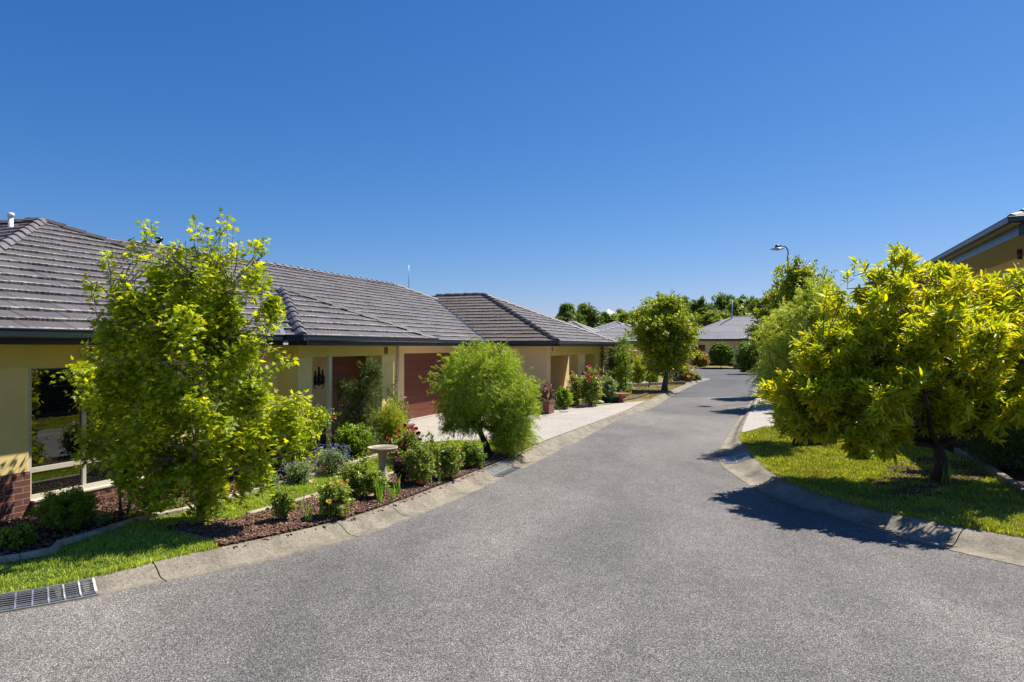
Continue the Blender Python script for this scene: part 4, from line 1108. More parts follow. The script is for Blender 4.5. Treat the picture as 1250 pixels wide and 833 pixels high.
def chair(loc, rz):
    t = thing('garden_chair', 'black metal garden chair in the shade of the porch beside the standard rose', 'chair', loc, rz)
    s_ = MB(); s_.box(-.24, .24, -.22, .22, .43, .455); s_.build('seat', M['black_metal'], t, .005)
    b_ = MB(); b_.tube([(-.23, .22, .44), (-.23, .27, .85), (-.15, .28, .93), (.15, .28, .93), (.23, .27, .85), (.23, .22, .44)], .014, 6)
    for k in range(-3, 4): b_.tube([(k*.055, .225, .45), (k*.055, .275, .92)], .006, 5)
    b_.build('backrest', M['black_metal'], t)
    for x in (-.23, .23):
        for y in (-.2, .21):
            l_ = MB(); l_.tube([(x, y, 0), (x, y, .44)], .013, 6); l_.build('leg', M['black_metal'], t)
        a_ = MB(); a_.tube([(x, .26, .68), (x, 0, .70), (x, -.2, .66), (x, -.23, .56), (x, -.2, .44)], .014, 6); a_.build('armrest', M['black_metal'], t)
chair(W(-9.7, 12.75, .0), -ANG+1.9)

def brickpier(name, label, v, u, w_, d_, h, cat='planter', cap=True):
    B = Bld(name, label, cat, v, u)
    m_ = MB(); m_.box(v-w_/2, v+w_/2, u-d_/2, u+d_/2, -.03, h); B.build(m_, 'body', M['brick'])
    if cap: m_ = MB(); m_.box(v-w_/2-.03, v+w_/2+.03, u-d_/2-.03, u+d_/2+.03, h+.002, h+.05); B.build(m_, 'coping', M['brick'])
    return B
v1, u1_ = uv_at(487, 17.7); brickpier('brick_pier', 'low red brick pier at the driveway corner beside the yellow green shrub', v1, u1_, .62, .45, .30, 'pier')

# ---- house on the right
RH = Bld('brick_house', 'tan house on raised ground at the right edge with dark blue eaves', 'house', 8, 22, 1.3)
rv_, ru_ = 4.78, 17.55; RT = 5.13
r = MB()
facet(r, [(rv_, 40, RT-.02), (rv_, ru_, RT-.02), (rv_+5.5, ru_+5.5, RT+2.4), (rv_+5.5, 40, RT+2.4)])
facet(r, [(rv_, ru_, RT-.02), (rv_+11, ru_, RT-.02), (rv_+5.5, ru_+5.5, RT+2.4)])
ro = RH.build(r, 'roof', M['tile'])
c = MB(); caps(c, (rv_, ru_, RT-.02), (rv_+5.5, ru_+5.5, RT+2.4)); RH.build(c, 'ridge_cap', M['cap'], ro)
def gut_r(mb, p0, p1, out, top):
    gutter(mb, p0, p1, out, top)
g = MB(); gut_r(g, (rv_, 40), (rv_, ru_-.1), (-1, 0), RT+.02); gut_r(g, (rv_-.1, ru_), (rv_+11, ru_), (0, -1), RT+.02)
RH.build(g, 'gutter', M['gutter'])
f = MB(); fascia_box(f, (rv_+.16, 40), (rv_+.16, ru_+.16), (-1, 0), RT-.36, RT-.03); fascia_box(f, (rv_+.16, ru_+.16), (rv_+11, ru_+.16), (0, -1), RT-.36, RT-.03)
RH.build(f, 'fascia', M['gutter'])
s = MB(); s.box(rv_+.17, rv_+11, ru_+.17, 40, RT-.345, RT-.335)
s.box(rv_+.02, rv_+.17, ru_+.02, 40, RT-.12, RT-.11)
RH.build(s, 'soffit', M['soffit'])
w = MB(); w.box(6.2, 6.45, 18.9, 21.35, 1.2, RT-.345); w.box(6.2, 6.45, 23.6, 40, 1.2, RT-.345); w.box(6.2, 6.45, 21.35, 23.6, 3.1, RT-.345); w.box(6.45, 12, 18.9, 19.1, 1.2, RT-.345)
RH.build(w, 'wall', M['wall_cream'])
w = MB()
for k in range(7): w.box(6.28, 6.33+.004*(k % 2), 21.37, 23.58, 1.25+k*.264, 1.25+k*.264+.26)
RH.build(w, 'garage_door', M['garage'])
v1, u1_ = uv_at(1248, 16.5)
w = MB(); w.tube([(v1+.03, u1_+.3, RT-.38), (v1+.03, u1_+.3, RT-.62)], .06, 10); RH.build(w, 'downpipe', M['gutter'])

# ---- far houses
def hip_house(name, label, cx, cy, rz, wx, wy, z0, hw, rh, wall, roof, detail=None, win=(), porch=None, ov=.5, group=None):
    root = thing(name, label, 'house', (cx, cy, z0), rz, group)
    a, b = wx/2, wy/2
    w = MB(); w.box(-a, a, -b, b, -.3, hw); w.build('wall', wall, root)
    r = MB(); A, B_ = a+ov, b+ov; m_ = min(A, B_); z = hw+.1
    if A >= B_: r0, r1 = (-A+m_, 0, z+rh), (A-m_, 0, z+rh)
    else: r0, r1 = (0, -B_+m_, z+rh), (0, B_-m_, z+rh)
    P = [(-A, -B_, z), (A, -B_, z), (A, B_, z), (-A, B_, z)]
    fs = [[P[0], P[1], r1, r0], [P[1], P[2], r1], [P[2], P[3], r0, r1], [P[3], P[0], r0]] if A >= B_ else [[P[0], P[1], r0], [P[1], P[2], r1, r0], [P[2], P[3], r1], [P[3], P[0], r0, r1]]
    for q in fs: facet(r, q, detail=False, thick=.035)
    ro = r.build('roof', roof, root)
    for p, q in ((P[0], r0), (P[1], r1 if A >= B_ else r0), (P[2], r1), (P[3], r0 if A >= B_ else r1), (r0, r1)):
        if math.dist(p, q) > .5: c = MB(); caps(c, p, q, h=.07, seg=.5); c.build('ridge_cap', M['cap'] if roof == M['tile'] else roof, ro)
    g = MB(); 
    g.box(-A-.05, A+.05, -B_-.07, -B_+.03, hw-.16, hw+.12); g.box(A-.03, A+.07, -B_+.035, B_+.05, hw-.16, hw+.12); g.box(-A-.07, -A+.03, -B_+.035, B_+.05, hw-.16, hw+.12); g.box(-A+.035, A-.035, B_-.03, B_+.05, hw-.16, hw+.115)
    g.build('gutter', M['gutter'], root)
    s_ = MB(); s_.box(-A+.035, A-.035, -B_+.035, B_-.035, hw-.12, hw-.10); s_.build('soffit', M['soffit'], root)
    for (x, y, ww, hh, face) in win:
        f_ = MB()
        if face == 'y': f_.box(x-ww/2, x+ww/2, -b-.04, -b+.02, y, y+hh)
        else: f_.box(-a-.04, -a+.02, x-ww/2, x+ww/2, y, y+hh)
        fo = f_.build('window', M['frame'], root)
        p_ = MB()
        for k in (-1, 1):
            if face == 'y': p_.box(x+k*ww/4-ww/4+.05, x+k*ww/4+ww/4-.05, -b-.05, -b-.03, y+.06, y+hh-.06)
            else: p_.box(-a-.05, -a-.03, x+k*ww/4-ww/4+.05, x+k*ww/4+ww/4-.05, y+.06, y+hh-.06)
        p_.build('pane', M['glass'], fo)
    return root
# house at the end of the street
fh = hip_house('brick_house', 'cream house with grey hip roof at the end of the street', 31.5, 93, -.42, 15.5, 13, .55, 2.75, 3.1, M['wall_cream'], M['tile_far'], win=((-5.0, .75, 1.9, 1.4, 'y'), (4.3, .7, 1.2, 1.5, 'y')))
r = MB(); z = 2.86
pz = [(.6, -9.5, z), (8.6, -9.5, z), (4.6, -5.5, z+1.55), (4.6, 0, z+1.55)]
facet(r, [pz[0], pz[1], pz[2]], detail=False); facet(r, [(.6, -4, z), pz[0], pz[2], (4.6, -2, z+1.55)], detail=False); facet(r, [pz[1], (8.6, -4, z), (4.6, -2, z+1.55), pz[2]], detail=False)
ro = r.build('roof', M['tile_far'], fh); c = MB(); caps(c, pz[0], pz[2]); c.build('ridge_cap', M['tile_far'], ro); c = MB(); caps(c, pz[1], pz[2]); c.build('ridge_cap', M['tile_far'], ro)
g = MB(); g.box(.55, 8.65, -9.56, -9.46, 2.6, 2.88); g.box(.52, .60, -9.45, -7.1, 2.6, 2.88); g.build('gutter', M['gutter'], fh)
w = MB(); w.box(.8, 8.4, -9.3, -9.0, 2.3, 2.75); w.build('porch_beam', M['wall_cream'], fh)
for x in (1.1, 4.4, 8.1):
    w = MB(); w.box(x-.25, x+.25, -9.3, -8.9, -.3, 2.3); w.build('column', M['wall_cream'], fh)
w = MB(); w.box(2.9, 3.9, -6.58, -6.5, 0, 2.1); w.build('door', M['garage'], fh)
w = MB(); w.tube([(-1.4, -.5, 4.5), (-1.4, -.5, 8.2)], .10, 8); w.build('mast', M['steel'], fh)
w = MB(); w.tube([(3.6, .5, 5.5), (3.6, .5, 7.8)], .07, 6)
for k in range(5): w.tube([(2.6-.1*k, .5, 6.2+k*.3), (4.6+.1*k, .5, 6.2+k*.3)], .04, 4)
w.build('aerial', M['steel'], fh)
hip_house('brick_house', 'grey roofed house seen past the street tree, its dark eave above a pale wall', 10.3, 62, -.37, 7.5, 8, .4, 2.35, 1.55, M['wall_pale'], M['tile_far'])
hip_house('brick_house', 'pale roofed house showing only its ridge behind the grey roof past the street tree', 12.5, 82, -.37, 9, 9, .8, 2.5, 2.0, M['wall_pale'], M['tile_far'])
hip_house('brick_house', 'low grey roof just visible above the end hip of the long house', 6.0, 68, -.37, 8, 8, .4, 2.4, 2.0, M['wall_pale'], M['tile_far'])
hip_house('brick_house', 'small orange tiled roof among the far trees', 23.2, 132, 0, 7, 7, 4.4, 2.4, 1.6, M['wall_cream'], M['terracotta'])
hip_house('brick_house', 'low white roofed building standing on the tree covered rise', 18.6, 130, .1, 7, 7, 4.9, 2.6, 1.9, M['white'], M['white'])
# ================================================================ PLANTS
def span(px0, px1, pyt, pyb, dy=0.0):
    """ground point, width and height of a plant seen between these photo columns and rows"""
    X, Y, _ = gp((px0+px1)/2, pyb); Y += dy; X = ((px0+px1)/2-625)/FPX*Y
    w = (px1-px0)/FPX*Y; h = CAMH-(pyt-424)/FPX*Y
    return (X, Y, 0), w, h

# --- near maple
b = gp(245, 641)
def mx(px, py, dy=0.0): p = at(px, py, b[1]+dy); return (p[0]-b[0], p[1]-b[1], p[2])
blobs = [(mx(228, 440), (.92, .9, 1.05), 5), (mx(190, 410), (.7, .7, .4), 1.5), (mx(282, 425), (.42, .6, .4), .8), (mx(215, 520), (.95, .95, .7), 2.6), (mx(326, 520, -.1), (.45, .6, .60), 1.5), (mx(285, 480), (.55, .6, .7), 2), (mx(165, 490, .1), (.50, .7, .6), 1.4),
         (mx(255, 365), (.55, .7, .6), 1.7), (mx(200, 350), (.35, .5, .4), .7), (mx(140, 365), (.30, .4, .4), .5), (mx(318, 350), (.24, .4, .35), .5), (mx(228, 578), (.85, .75, .32), 2), (mx(130, 455), (.3, .4, .35), .6)]
wp = [(180, 272, .35), (226, 294, .3), (241, 272, .5), (277, 264, .45), (260, 300, .4), (314, 288, .35), (322, 335, .35), (205, 300, .4), (130, 312, .35), (112, 345, .3), (100, 430, .35), (160, 300, .4), (290, 300, .4), (330, 390, .35), (375, 480, .35), (98, 540, .4), (350, 440, .35), (236, 300, .4), (150, 340, .35), (190, 320, .4), (305, 320, .4)]
S0, DD, LN = [], [], []
for px, py, ln in wp:
    for k in range(4):
        e = np.array(mx(px, py, random.uniform(-.25, .25)))+(rng.normal(size=3)*.05 if k else 0)
        o = np.array([(px-235)/300.*(.5), rng.normal()*.15, .9]) if py < 400 else np.array([(px-235)/200., rng.normal()*.25, .35])
        if k: o += rng.normal(size=3)*.3
        o = norm(o); l = ln*1.5 if k == 0 else ln*.8
        S0.append(e-o*l); DD.append(o); LN.append(l)
plant('maple_tree', 'bright green maple with lobed leaves and upright leaders in the near left lawn', 'tree', b, blobs, 1250, .46, 14, 'maple', .082, L['maple'], M['bark_pale'],
    trunk_h=.38, trunk_r=.048, lean=(-.03, 0), nlimb=34, up=.78, droop=.06, roll=.6, a=.35, b=.8, g=.3, shell=.4, nclus=85, sigma=.10, top=2.6, limb_r=.32, petiole=.04, wild=.22,
    whips=(np.array(S0), np.array(DD), np.array(LN)))

# --- second young maple left of it
b2 = gp(151, 629)
def m2(px, py, dy=0.0): p = at(px, py, b2[1]+dy); return (p[0]-b2[0], p[1]-b2[1], p[2])
plant('maple_tree', 'smaller maple with two thin stems between the near maple and the big window', 'tree', b2,
    [(m2(140, 535), (.45, .45, .45), 2), (m2(125, 480), (.32, .4, .35), 1), (m2(185, 560), (.45, .4, .3), 1.2), (m2(108, 450), (.16, .3, .2), .35)], 170, .34, 8, 'maple', .082, L['maple'], M['bark'],
    trunk_h=.5, trunk_r=.022, nlimb=14, up=.45, droop=.2, roll=.55, a=.4, b=.8, g=.5, shell=.35, nclus=40, sigma=.2, trunks=2, top=1.5, petiole=.03)

# --- big tree on the right corner
b3 = gp(1146, 588)
def m3(px, py, dy=0.0): p = at(px, py, b3[1]+dy); return (p[0]-b3[0], p[1]-b3[1], p[2])
blobs = [(m3(1105, 400, -.3), (1.35, 1.7, .80), 5), (m3(1038, 448, -.4), (.88, 1.3, .72), 4), (m3(1000, 490, -.4), (.66, 1.1, .46), 4), (m3(1050, 520, -.6), (.75, 1.0, .35), 1.6), (m3(1235, 405), (1.45, 1.4, .74), 5), (m3(1105, 345, -.2), (.80, 1.1, .40), 1.8),
         (m3(1110, 480, -.9), (1.40, 1.4, .46), 4), (m3(1245, 450, -.3), (1.1, 1.4, .42), 3), (m3(1210, 375, .3), (.75, .7, .30), .8), (m3(1170, 420, -1.3), (1.1, 1.0, .55), 3), (m3(1185, 500, -.5), (.95, 1.0, .30), 2.2)]
wp = [(1095, 303, .5), (1098, 318, .4), (1052, 322, .35), (1138, 322, .3), (1166, 334, .3), (1180, 352, .3), (1075, 335, .3), (1237, 334, .3), (1205, 352, .3), (1120, 330, .3), (1016, 352, .35), (1190, 356, .3), (1250, 345, .3), (962, 505, .3), (972, 465, .3), (990, 430, .3)]
S0, DD, LN = [], [], []
for px, py, ln in wp:
    for k in range(5):
        e = np.array(m3(px, py, random.uniform(-.4, .3)))+(rng.normal(size=3)*[.12, .2, .08] if k else 0)
        if k: e[2] -= .06
        o = norm(np.array([rng.normal()*.25+(px-1100)/500., rng.normal()*.25, .9 if py < 380 else .3])); l = ln if k == 0 else ln*.8
        S0.append(e-o*l); DD.append(o); LN.append(l)
plant('laurel_tree', 'large glossy yellow green tree with long narrow leaves on the right corner lawn', 'tree', b3, blobs, 2800, .30, 14, 'lance', .17, L['laurel'], M['bark_dark'],
    trunk_h=.70, trunk_r=.12, nlimb=44, up=.5, droop=.02, roll=.5, a=.65, b=.8, g=.05, shell=.55, nclus=210, sigma=.10, top=2.5, limb_r=.3, tipdense=.55, whips=(np.array(S0), np.array(DD), np.array(LN)))

# --- weeping round shrub in the middle
b4 = gp(597, 556)
def m4(px, py, dy=0.0): p = at(px, py, b4[1]+dy); return (p[0]-b4[0], p[1]-b4[1], p[2])
plant('weeping_tree', 'round weeping tree with fine light green foliage at the end of the rose bed', 'tree', b4,
    [(m4(590, 468), (.98, .95, .74), 6), (m4(560, 488), (.46, .8, .55), 2.2), (m4(628, 500), (.46, .7, .72), 3), (m4(590, 444), (.84, .8, .42), 3), (m4(622, 528), (.44, .5, .40), 3), (m4(590, 500), (.75, .7, .42), 2), (m4(562, 512), (.40, .5, .30), 1.3)], 4200, .22, 18, 'needle', .068, L['weep'], M['bark_dark'],
    trunk_h=.65, trunk_r=.075, lean=(-.22, 0), nlimb=26, up=.22, droop=.34, roll=.9, a=.75, b=.6, g=.2, shell=.66, nclus=260, sigma=.15, top=1.9, limb_r=.5, wild=.4)

# --- pale shrub beside the right driveway
b5 = gp(972, 545)
def m5(px, py, dy=0.0): p = at(px, py, b5[1]+dy); return (p[0]-b5[0], p[1]-b5[1], p[2])
plant('spray_shrub', 'tall pale yellow green shrub with hanging lower sprays between driveway and corner tree', 'shrub', b5,
    [(m5(975, 410, .4), (.80, .9, .95), 5), (m5(958, 460, .2), (.56, .8, .80), 4), (m5(1000, 370, .4), (.55, .7, .45), 2), (m5(968, 505, .3), (.42, .6, .5), 1.5)], 2000, .30, 18, 'needle', .10, L['spray'], M['bark_dark'],
    trunk_h=.5, trunk_r=.09, nlimb=22, up=.35, droop=.3, roll=.9, a=.75, b=.6, g=.2, shell=.6, nclus=170, sigma=.15, top=2.4, wild=.45)

# --- tree and shrubs further along the right side
def tree_at(name, label, px, py, Y, top, wpx, lmat, leaf, ls, ns, lps, group=None, shape=1.0, cat='tree', bark='bark_dark', trunk=.12, seedlobes=3, low=.28, sl=.5, z0=0.0):
    X = (px-625)/FPX*Y; h = CAMH-(top-424)/FPX*Y-z0; w = wpx/FPX*Y/2
    c0 = h*(low+1)/2; r0 = h*(1-low)/2
    bl = [((0, 0, c0), (w*.85, w*.8, r0*.9), 4)]
    for k in range(seedlobes):
        a_ = 2.1*k+px; bl.append(((w*.42*math.cos(a_), w*.35*math.sin(a_), c0+r0*.28*math.sin(k*1.9+px)), (w*.5, w*.5, r0*.55), 1.5))
    bl.append(((w*.1*math.sin(px), 0, c0+r0*.55), (w*.4, w*.4, r0*.42), 1.2))
    return plant(name, label, cat, (X, Y, z0), bl, ns, sl, lps, leaf, ls, lmat, M[bark], trunk_h=h*low*.9, trunk_r=trunk, nlimb=14, up=.45, droop=.15, roll=.7, a=.5, b=.8, g=.25,
                 shell=.5, nclus=max(26, ns//9), sigma=.15, group=group, twigs=(Y < 45), top=c0+r0*.5)
tree_at('street_tree', 'slender upright green tree rising behind the pale shrub under the street lamp', 978, 500, 28, 314, 74, L['tree_green'], 'oval', .14, 1300, 11, trunk=.10, low=.25)
tree_at('street_tree', 'darker tree on the right whose crown overhangs the end of the driveway', 948, 480, 34, 348, 66, L['tree_green'], 'oval', .16, 800, 10, trunk=.1, low=.2)
tree_at('street_tree', 'thin tree poking up between the pale shrub and the corner tree', 1008, 480, 26, 318, 34, L['mid'], 'oval', .12, 130, 9, trunk=.07, low=.2, sl=.4)
# --- mid street tree
def bush(name, label, px0, px1, pyt, pyb, leaf, ls, ns, lps, lmat, cat='shrub', dy=0.0, group=None, sl=None, up=.45, droop=.1, shell=.6, a=.5, b_=.8, g=.15, roll=.6, bark='bark_dark', trunk_h=.1, tr=.02, trunks=3, nclus=None, low=.0, depth=.9, sigma=.18, z0=0.0, flowers=None, nlimb=10):
    base, w, h = span(px0, px1, pyt, pyb, dy)
    base = (base[0], base[1]+w*.3*depth, z0)
    r = w/2; hz = h*(1-low)/2; cz = h*(1+low)/2
    sl = sl or min(.3, w*.28)
    bl = [((0, 0, cz*.96), (max(r-sl*.35, .05), max((r-sl*.35)*depth, .05), max(hz-sl*.3, .05)), 4), ((r*.25, -r*.1, cz*.8), (r*.6, r*.6, hz*.75), 1.2), ((-r*.25, r*.1, cz*.75), (r*.6, r*.6, hz*.7), 1.2)]
    root, tips, dirs = plant(name, label, cat, base, bl, ns, sl, lps, leaf, ls, lmat, M[bark], trunk_h=max(trunk_h, low*h), trunk_r=tr, nlimb=nlimb, up=up, droop=droop, roll=roll, a=a, b=b_, g=g,
                             shell=shell, nclus=nclus or max(14, ns//7), sigma=sigma, group=group, trunks=trunks, twigs=(base[1] < 22), top=cz)
    if flowers:
        n, size, mats = flowers
        # outer tips facing the street carry the flowers
        sc = tips[:, 2]*1.0-tips[:, 1]*1.2+rng.normal(size=len(tips))*.25*h; idx = np.argsort(-sc)
        chosen = []
        for i in idx:
            if all(np.linalg.norm(tips[i]-tips[j]) > size*1.6 for j in chosen): chosen.append(i)
            if len(chosen) >= n: break
        for q, i in enumerate(chosen): bloom(root, tips[i]+dirs[i]*size*.3, size*random.uniform(.8, 1.1), F[mats[q % len(mats)]])
    return root
# the mid tree trunk stands at 805,474
tr = tree_at('street_tree', 'full crowned green street tree standing on the dry grass verge left of the road', 811, 474, 37, 354, 82, L['tree_green'], 'oval', .155, 1700, 12, trunk=.15, low=.10, seedlobes=4, bark='bark')

# --- bushes in front of the house, from the left
bush('round_shrub', 'small clipped bright green bush in front of the brick pier left of the big window', 30, 104, 594, 655, 'small', .035, 900, 12, L['bright'], sl=.14, shell=.55, up=.55, droop=0, dy=.1, sigma=.12, nclus=90)
bush('leafy_plant', 'low light green plant at the left edge of the photo by the brick wall', -12, 32, 640, 672, 'oval', .05, 130, 9, L['bright'], sl=.14)
bush('ground_plant', 'low spreading greyish plant on the soil below the big window', 88, 128, 628, 645, 'oval', .035, 90, 8, L['grey'], sl=.1)
bush('ground_plant', 'low pink flecked ground cover under the near maple by the edging', 165, 225, 612, 628, 'small', .03, 160, 8, L['rose'], sl=.1)
bush('leafy_shrub', 'big light green shrub right of the near maple below the porch column', 285, 385, 478, 590, 'oval', .085, 520, 11, L['maple'], sl=.3, shell=.45, dy=.5, nclus=70)
bush('flowering_shrub', 'airy pale green shrub with whitish buds beside the porch column', 352, 384, 512, 565, 'oval', .05, 160, 9, L['bright'], sl=.2, dy=.4)
def blueclump(label, px0, px1, pyt, pyb, n):
    r = bush('blue_flower_clump', label, px0, px1, pyt, pyb, 'small', .035, 200, 8, L['grey'], sl=.13, up=.7, cat='flowers', group='blue flowering clumps along the edging')
    base, w, h = span(px0, px1, pyt, pyb); m = n
    P = np.stack([rng.uniform(-w/2, w/2, m), rng.uniform(-w*.3, w*.3, m)+w*.1, h*rng.uniform(.45, 1.0, m)], 1)
    V, T = [], []
    for k in range(5):
        D = norm(rng.normal(size=(m, 3))*.7+np.array([0, -.4, .5])); N = norm(rng.normal(size=(m, 3)))
        v, t = leaf_arrays(P, D, N, rng.uniform(.016, .026, m), 'small'); T.append(t+sum(len(x) for x in V)); V.append(v)
    o = tri_mesh('flowers', np.concatenate(V), np.concatenate(T), F['blue'], r); o['kind'] = 'stuff'
blueclump('larger clump of small pale blue flowers in front of the standard rose', 378, 424, 545, 582, 190)
blueclump('clump of small pale blue flowers under the light green shrub', 340, 382, 562, 592, 110)
blueclump('low clump of pale blue flowers nearest the maple trunk', 290, 338, 578, 600, 90)
# standard rose: bare stem with a small head
LG = 1
b6 = gp(389, 572)
sr, tp, dr = plant('standard_rose', 'standard rose with a bare stem and small round head before the porch wall', 'rose', b6, [((0, 0, .95), (.24, .24, .22), 1)], 90, .2, 8, 'oval', .055, L['rose'], M['bark'],
    trunk_h=.7, trunk_r=.02, nlimb=8, up=.3, droop=.1, roll=.6, shell=.5, nclus=26, sigma=.25, top=.95)
bloom(sr, (.30, -.1, 1.02), .075, F['red'])
# dark tall climber at the porch
b7 = gp(438, 552)
plant('tall_dark_shrub', 'tall dark feathery shrub reaching the porch beam', 'shrub', b7, [((0, 0, .75), (.55, .45, .7), 3), ((.10, 0, 1.35), (.38, .35, .5), 2), ((.30, 0, 1.85), (.28, .25, .28), 1), ((-.38, -.05, 1.5), (.16, .16, .3), .5)], 620, .26, 18, 'needle', .06, L['dark'], M['bark_dark'],
    trunk_h=.3, trunk_r=.05, nlimb=16, up=.5, droop=.15, roll=.9, a=.7, b=.65, shell=.4, nclus=80, sigma=.2, top=1.9)
bush('leafy_shrub', 'rounded mid green bush at the lawn edge left of the bird bath', 404, 452, 513, 562, 'oval', .06, 330, 10, L['bright'], sl=.2, shell=.5, nclus=50)
bush('leafy_shrub', 'feathery yellow green bush between the bird bath and the porch column', 446, 498, 488, 548, 'needle', .07, 560, 16, L['yellow'], sl=.24, shell=.5, nclus=80, a=.8, b_=.5)
bush('flowering_shrub', 'open shrub with a few pink blossoms beside the garage pier', 462, 500, 470, 545, 'oval', .065, 110, 9, L['mid'], sl=.32, shell=.6, dy=1.0, sigma=.3, flowers=(4, .09, ['lilac']))

# --- rose bed
def rose(label, px0, px1, pyt, pyb, ns, ls=.058, flowers=None, lm='rose', dy=0.0, sl=None):
    px0 -= 2; px1 += 2; pyt -= 5; ns = int(ns*1.5)
    return bush('rose_bush', label, px0, px1, pyt, pyb, 'oval', ls, ns, 8, L[lm], cat='rose', group=None, sl=sl, up=.5, shell=.4, sigma=.26, trunks=4, tr=.011, flowers=flowers, dy=dy, low=.12, nlimb=14, wild=.5) if False else \
        bush('rose_bush', label, px0, px1, pyt, pyb, 'oval', ls, ns, 8, L[lm], cat='rose', sl=sl, up=.5, shell=.4, sigma=.26, trunks=4, tr=.011, flowers=flowers, dy=dy, low=.12, nlimb=14)
rose('small rose bush with reddish young shoots at the near end of the mulch bed', 331, 357, 598, 640, 60)
rose('rose bush with pale yellow blooms in the near part of the bed', 384, 424, 590, 636, 110, flowers=(8, .085, ['yellow', 'cream', 'yellow']))
rose('round green rose bush with one small pink bud left of the bird bath', 412, 452, 568, 612, 150, flowers=(1, .05, ['pink']))
rose('rose bush just in front of the bird bath pedestal', 446, 472, 574, 612, 70)
rose('rose bush with dark red young leaves beneath the red roses', 478, 498, 552, 594, 45, lm='red')
rose('rose bush with crimson blooms behind the bird bath', 480, 512, 530, 562, 110, flowers=(12, .10, ['red', 'red', 'pink']), dy=.6)
rose('dark green rose bush carrying one apricot bloom low at the kerb side', 492, 528, 542, 596, 170, flowers=(1, .06, ['orange']))
rose('tall thin rose cane bush in the middle of the rose bed', 518, 536, 530, 590, 60)
rose('rose bush with orange red buds right of the middle of the bed', 534, 562, 545, 588, 120, flowers=(3, .05, ['orange']))
rose('dark low rose bush beside the weeping tree', 560, 592, 545, 574, 130, lm='mid')
bo = thing('apricot_rose', 'single apricot rose bloom lying open above the mulch at the kerb side', 'flower', gp(513, 588, .12)[:2]+(.12,))
bloom(bo, (0, 0, 0), .085, F['orange'], rings=4)
m_ = MB(); m_.tube([(0, 0, 0), (.03, .10, -.02), (.05, .22, -.10)], .006, 5); m_.build('stem', M['bark'], bo)
def straps(label, px, pyt, pyb, n, lean=.3, group='strap leaved plants in the rose bed'):
    p = gp(px, pyb); h = (pyb-pyt)/FPX*p[1]*1.05
    root = thing('strap_plant', label, 'plant', p, 0, group)
    V, T = [], []; o = 0
    for k in range(n):
        a_ = rng.uniform(0, 6.28); l = h*rng.uniform(.6, 1.05); ln = rng.uniform(.05, lean)*l; w_ = rng.uniform(.008, .014)
        sx, sy = -math.sin(a_)*w_, math.cos(a_)*w_; ox, oy = rng.normal(size=2)*.03
        for q in range(6):
            t = q/5; r_ = ln*t*t; z_ = l*(t-.18*t*t*(ln/l)*2); ww = (1-t**2.5)*(.6+.4*min(1, t*4))
            cx, cy = ox+math.cos(a_)*r_, oy+math.sin(a_)*r_
            V += [(cx-sx*ww, cy-sy*ww, z_), (cx+math.cos(a_)*.003, cy+math.sin(a_)*.003, z_-.001), (cx+sx*ww, cy+sy*ww, z_)]
        for q in range(5):
            i = o+3*q
            T += [(i, i+1, i+4), (i, i+4, i+3), (i+1, i+2, i+5), (i+1, i+5, i+4)]
        o += 18
    tri_mesh('leaves', V, T, L['strap'], root)
    return root
straps('two tall dark strap leaves standing at the back of the near mulch', 369, 586, 624, 5, .2)
straps('strap leaved clump at the kerb left of the yellow rose', 379, 604, 640, 7, .5)
straps('low bright strap clump below the yellow roses', 394, 604, 632, 16, .4)
straps('upright bright strap clump right of the yellow roses', 404, 598, 634, 10, .15)
straps('tall strap clump below the bird bath', 464, 574, 616, 12, .35)
straps('small spreading strap clump at the kerb right of the tall one', 480, 590, 611, 12, .5)
straps('thin strap clump between two roses near the apricot bloom', 486, 580, 605, 9, .15)
straps('short strap clump right of the apricot bloom', 537, 572, 590, 10, .4)
straps('slim upright strap clump in front of the orange budded rose', 548, 560, 587, 7, .12)
straps('strap clump beside the kerb left of the drain', 578, 556, 573, 8, .45)
straps('last strap clump next to the steel drain grate', 588, 552, 569, 8, .3)

# --- bird bath
bb = gp(467, 590); zt = .60
t = thing('bird_bath', 'cream cast stone bird bath standing on the lawn behind the roses', 'bird bath', bb)
m_ = MB(); m_.lathe([(.0, 0), (.15, 0), (.155, .03), (.12, .07), (.085, .11), (.066, .25), (.064, .40), (.078, .50), (.10, .535), (.0, .54)], 28); m_.build('pedestal', M['stone_cream'], t)
m_ = MB(); m_.lathe([(0, .535), (.10, .538), (.20, .56), (.245, .595), (.262, .60), (.262, .625), (.245, .632), (.225, .622), (.19, .59), (.10, .572), (0, .568)], 36); m_.build('bowl', M['stone_cream'], t)
wm, nt, bs = new_mat('bowl_water'); bs.inputs['Base Color'].default_value = (.10, .07, .02, 1); bs.inputs['Roughness'].default_value = .05
m_ = MB(); m_.poly([(.2*math.cos(a_), .2*math.sin(a_), .603) for a_ in np.linspace(0, 2*math.pi, 29)[:-1]]); m_.build('water', wm, t)

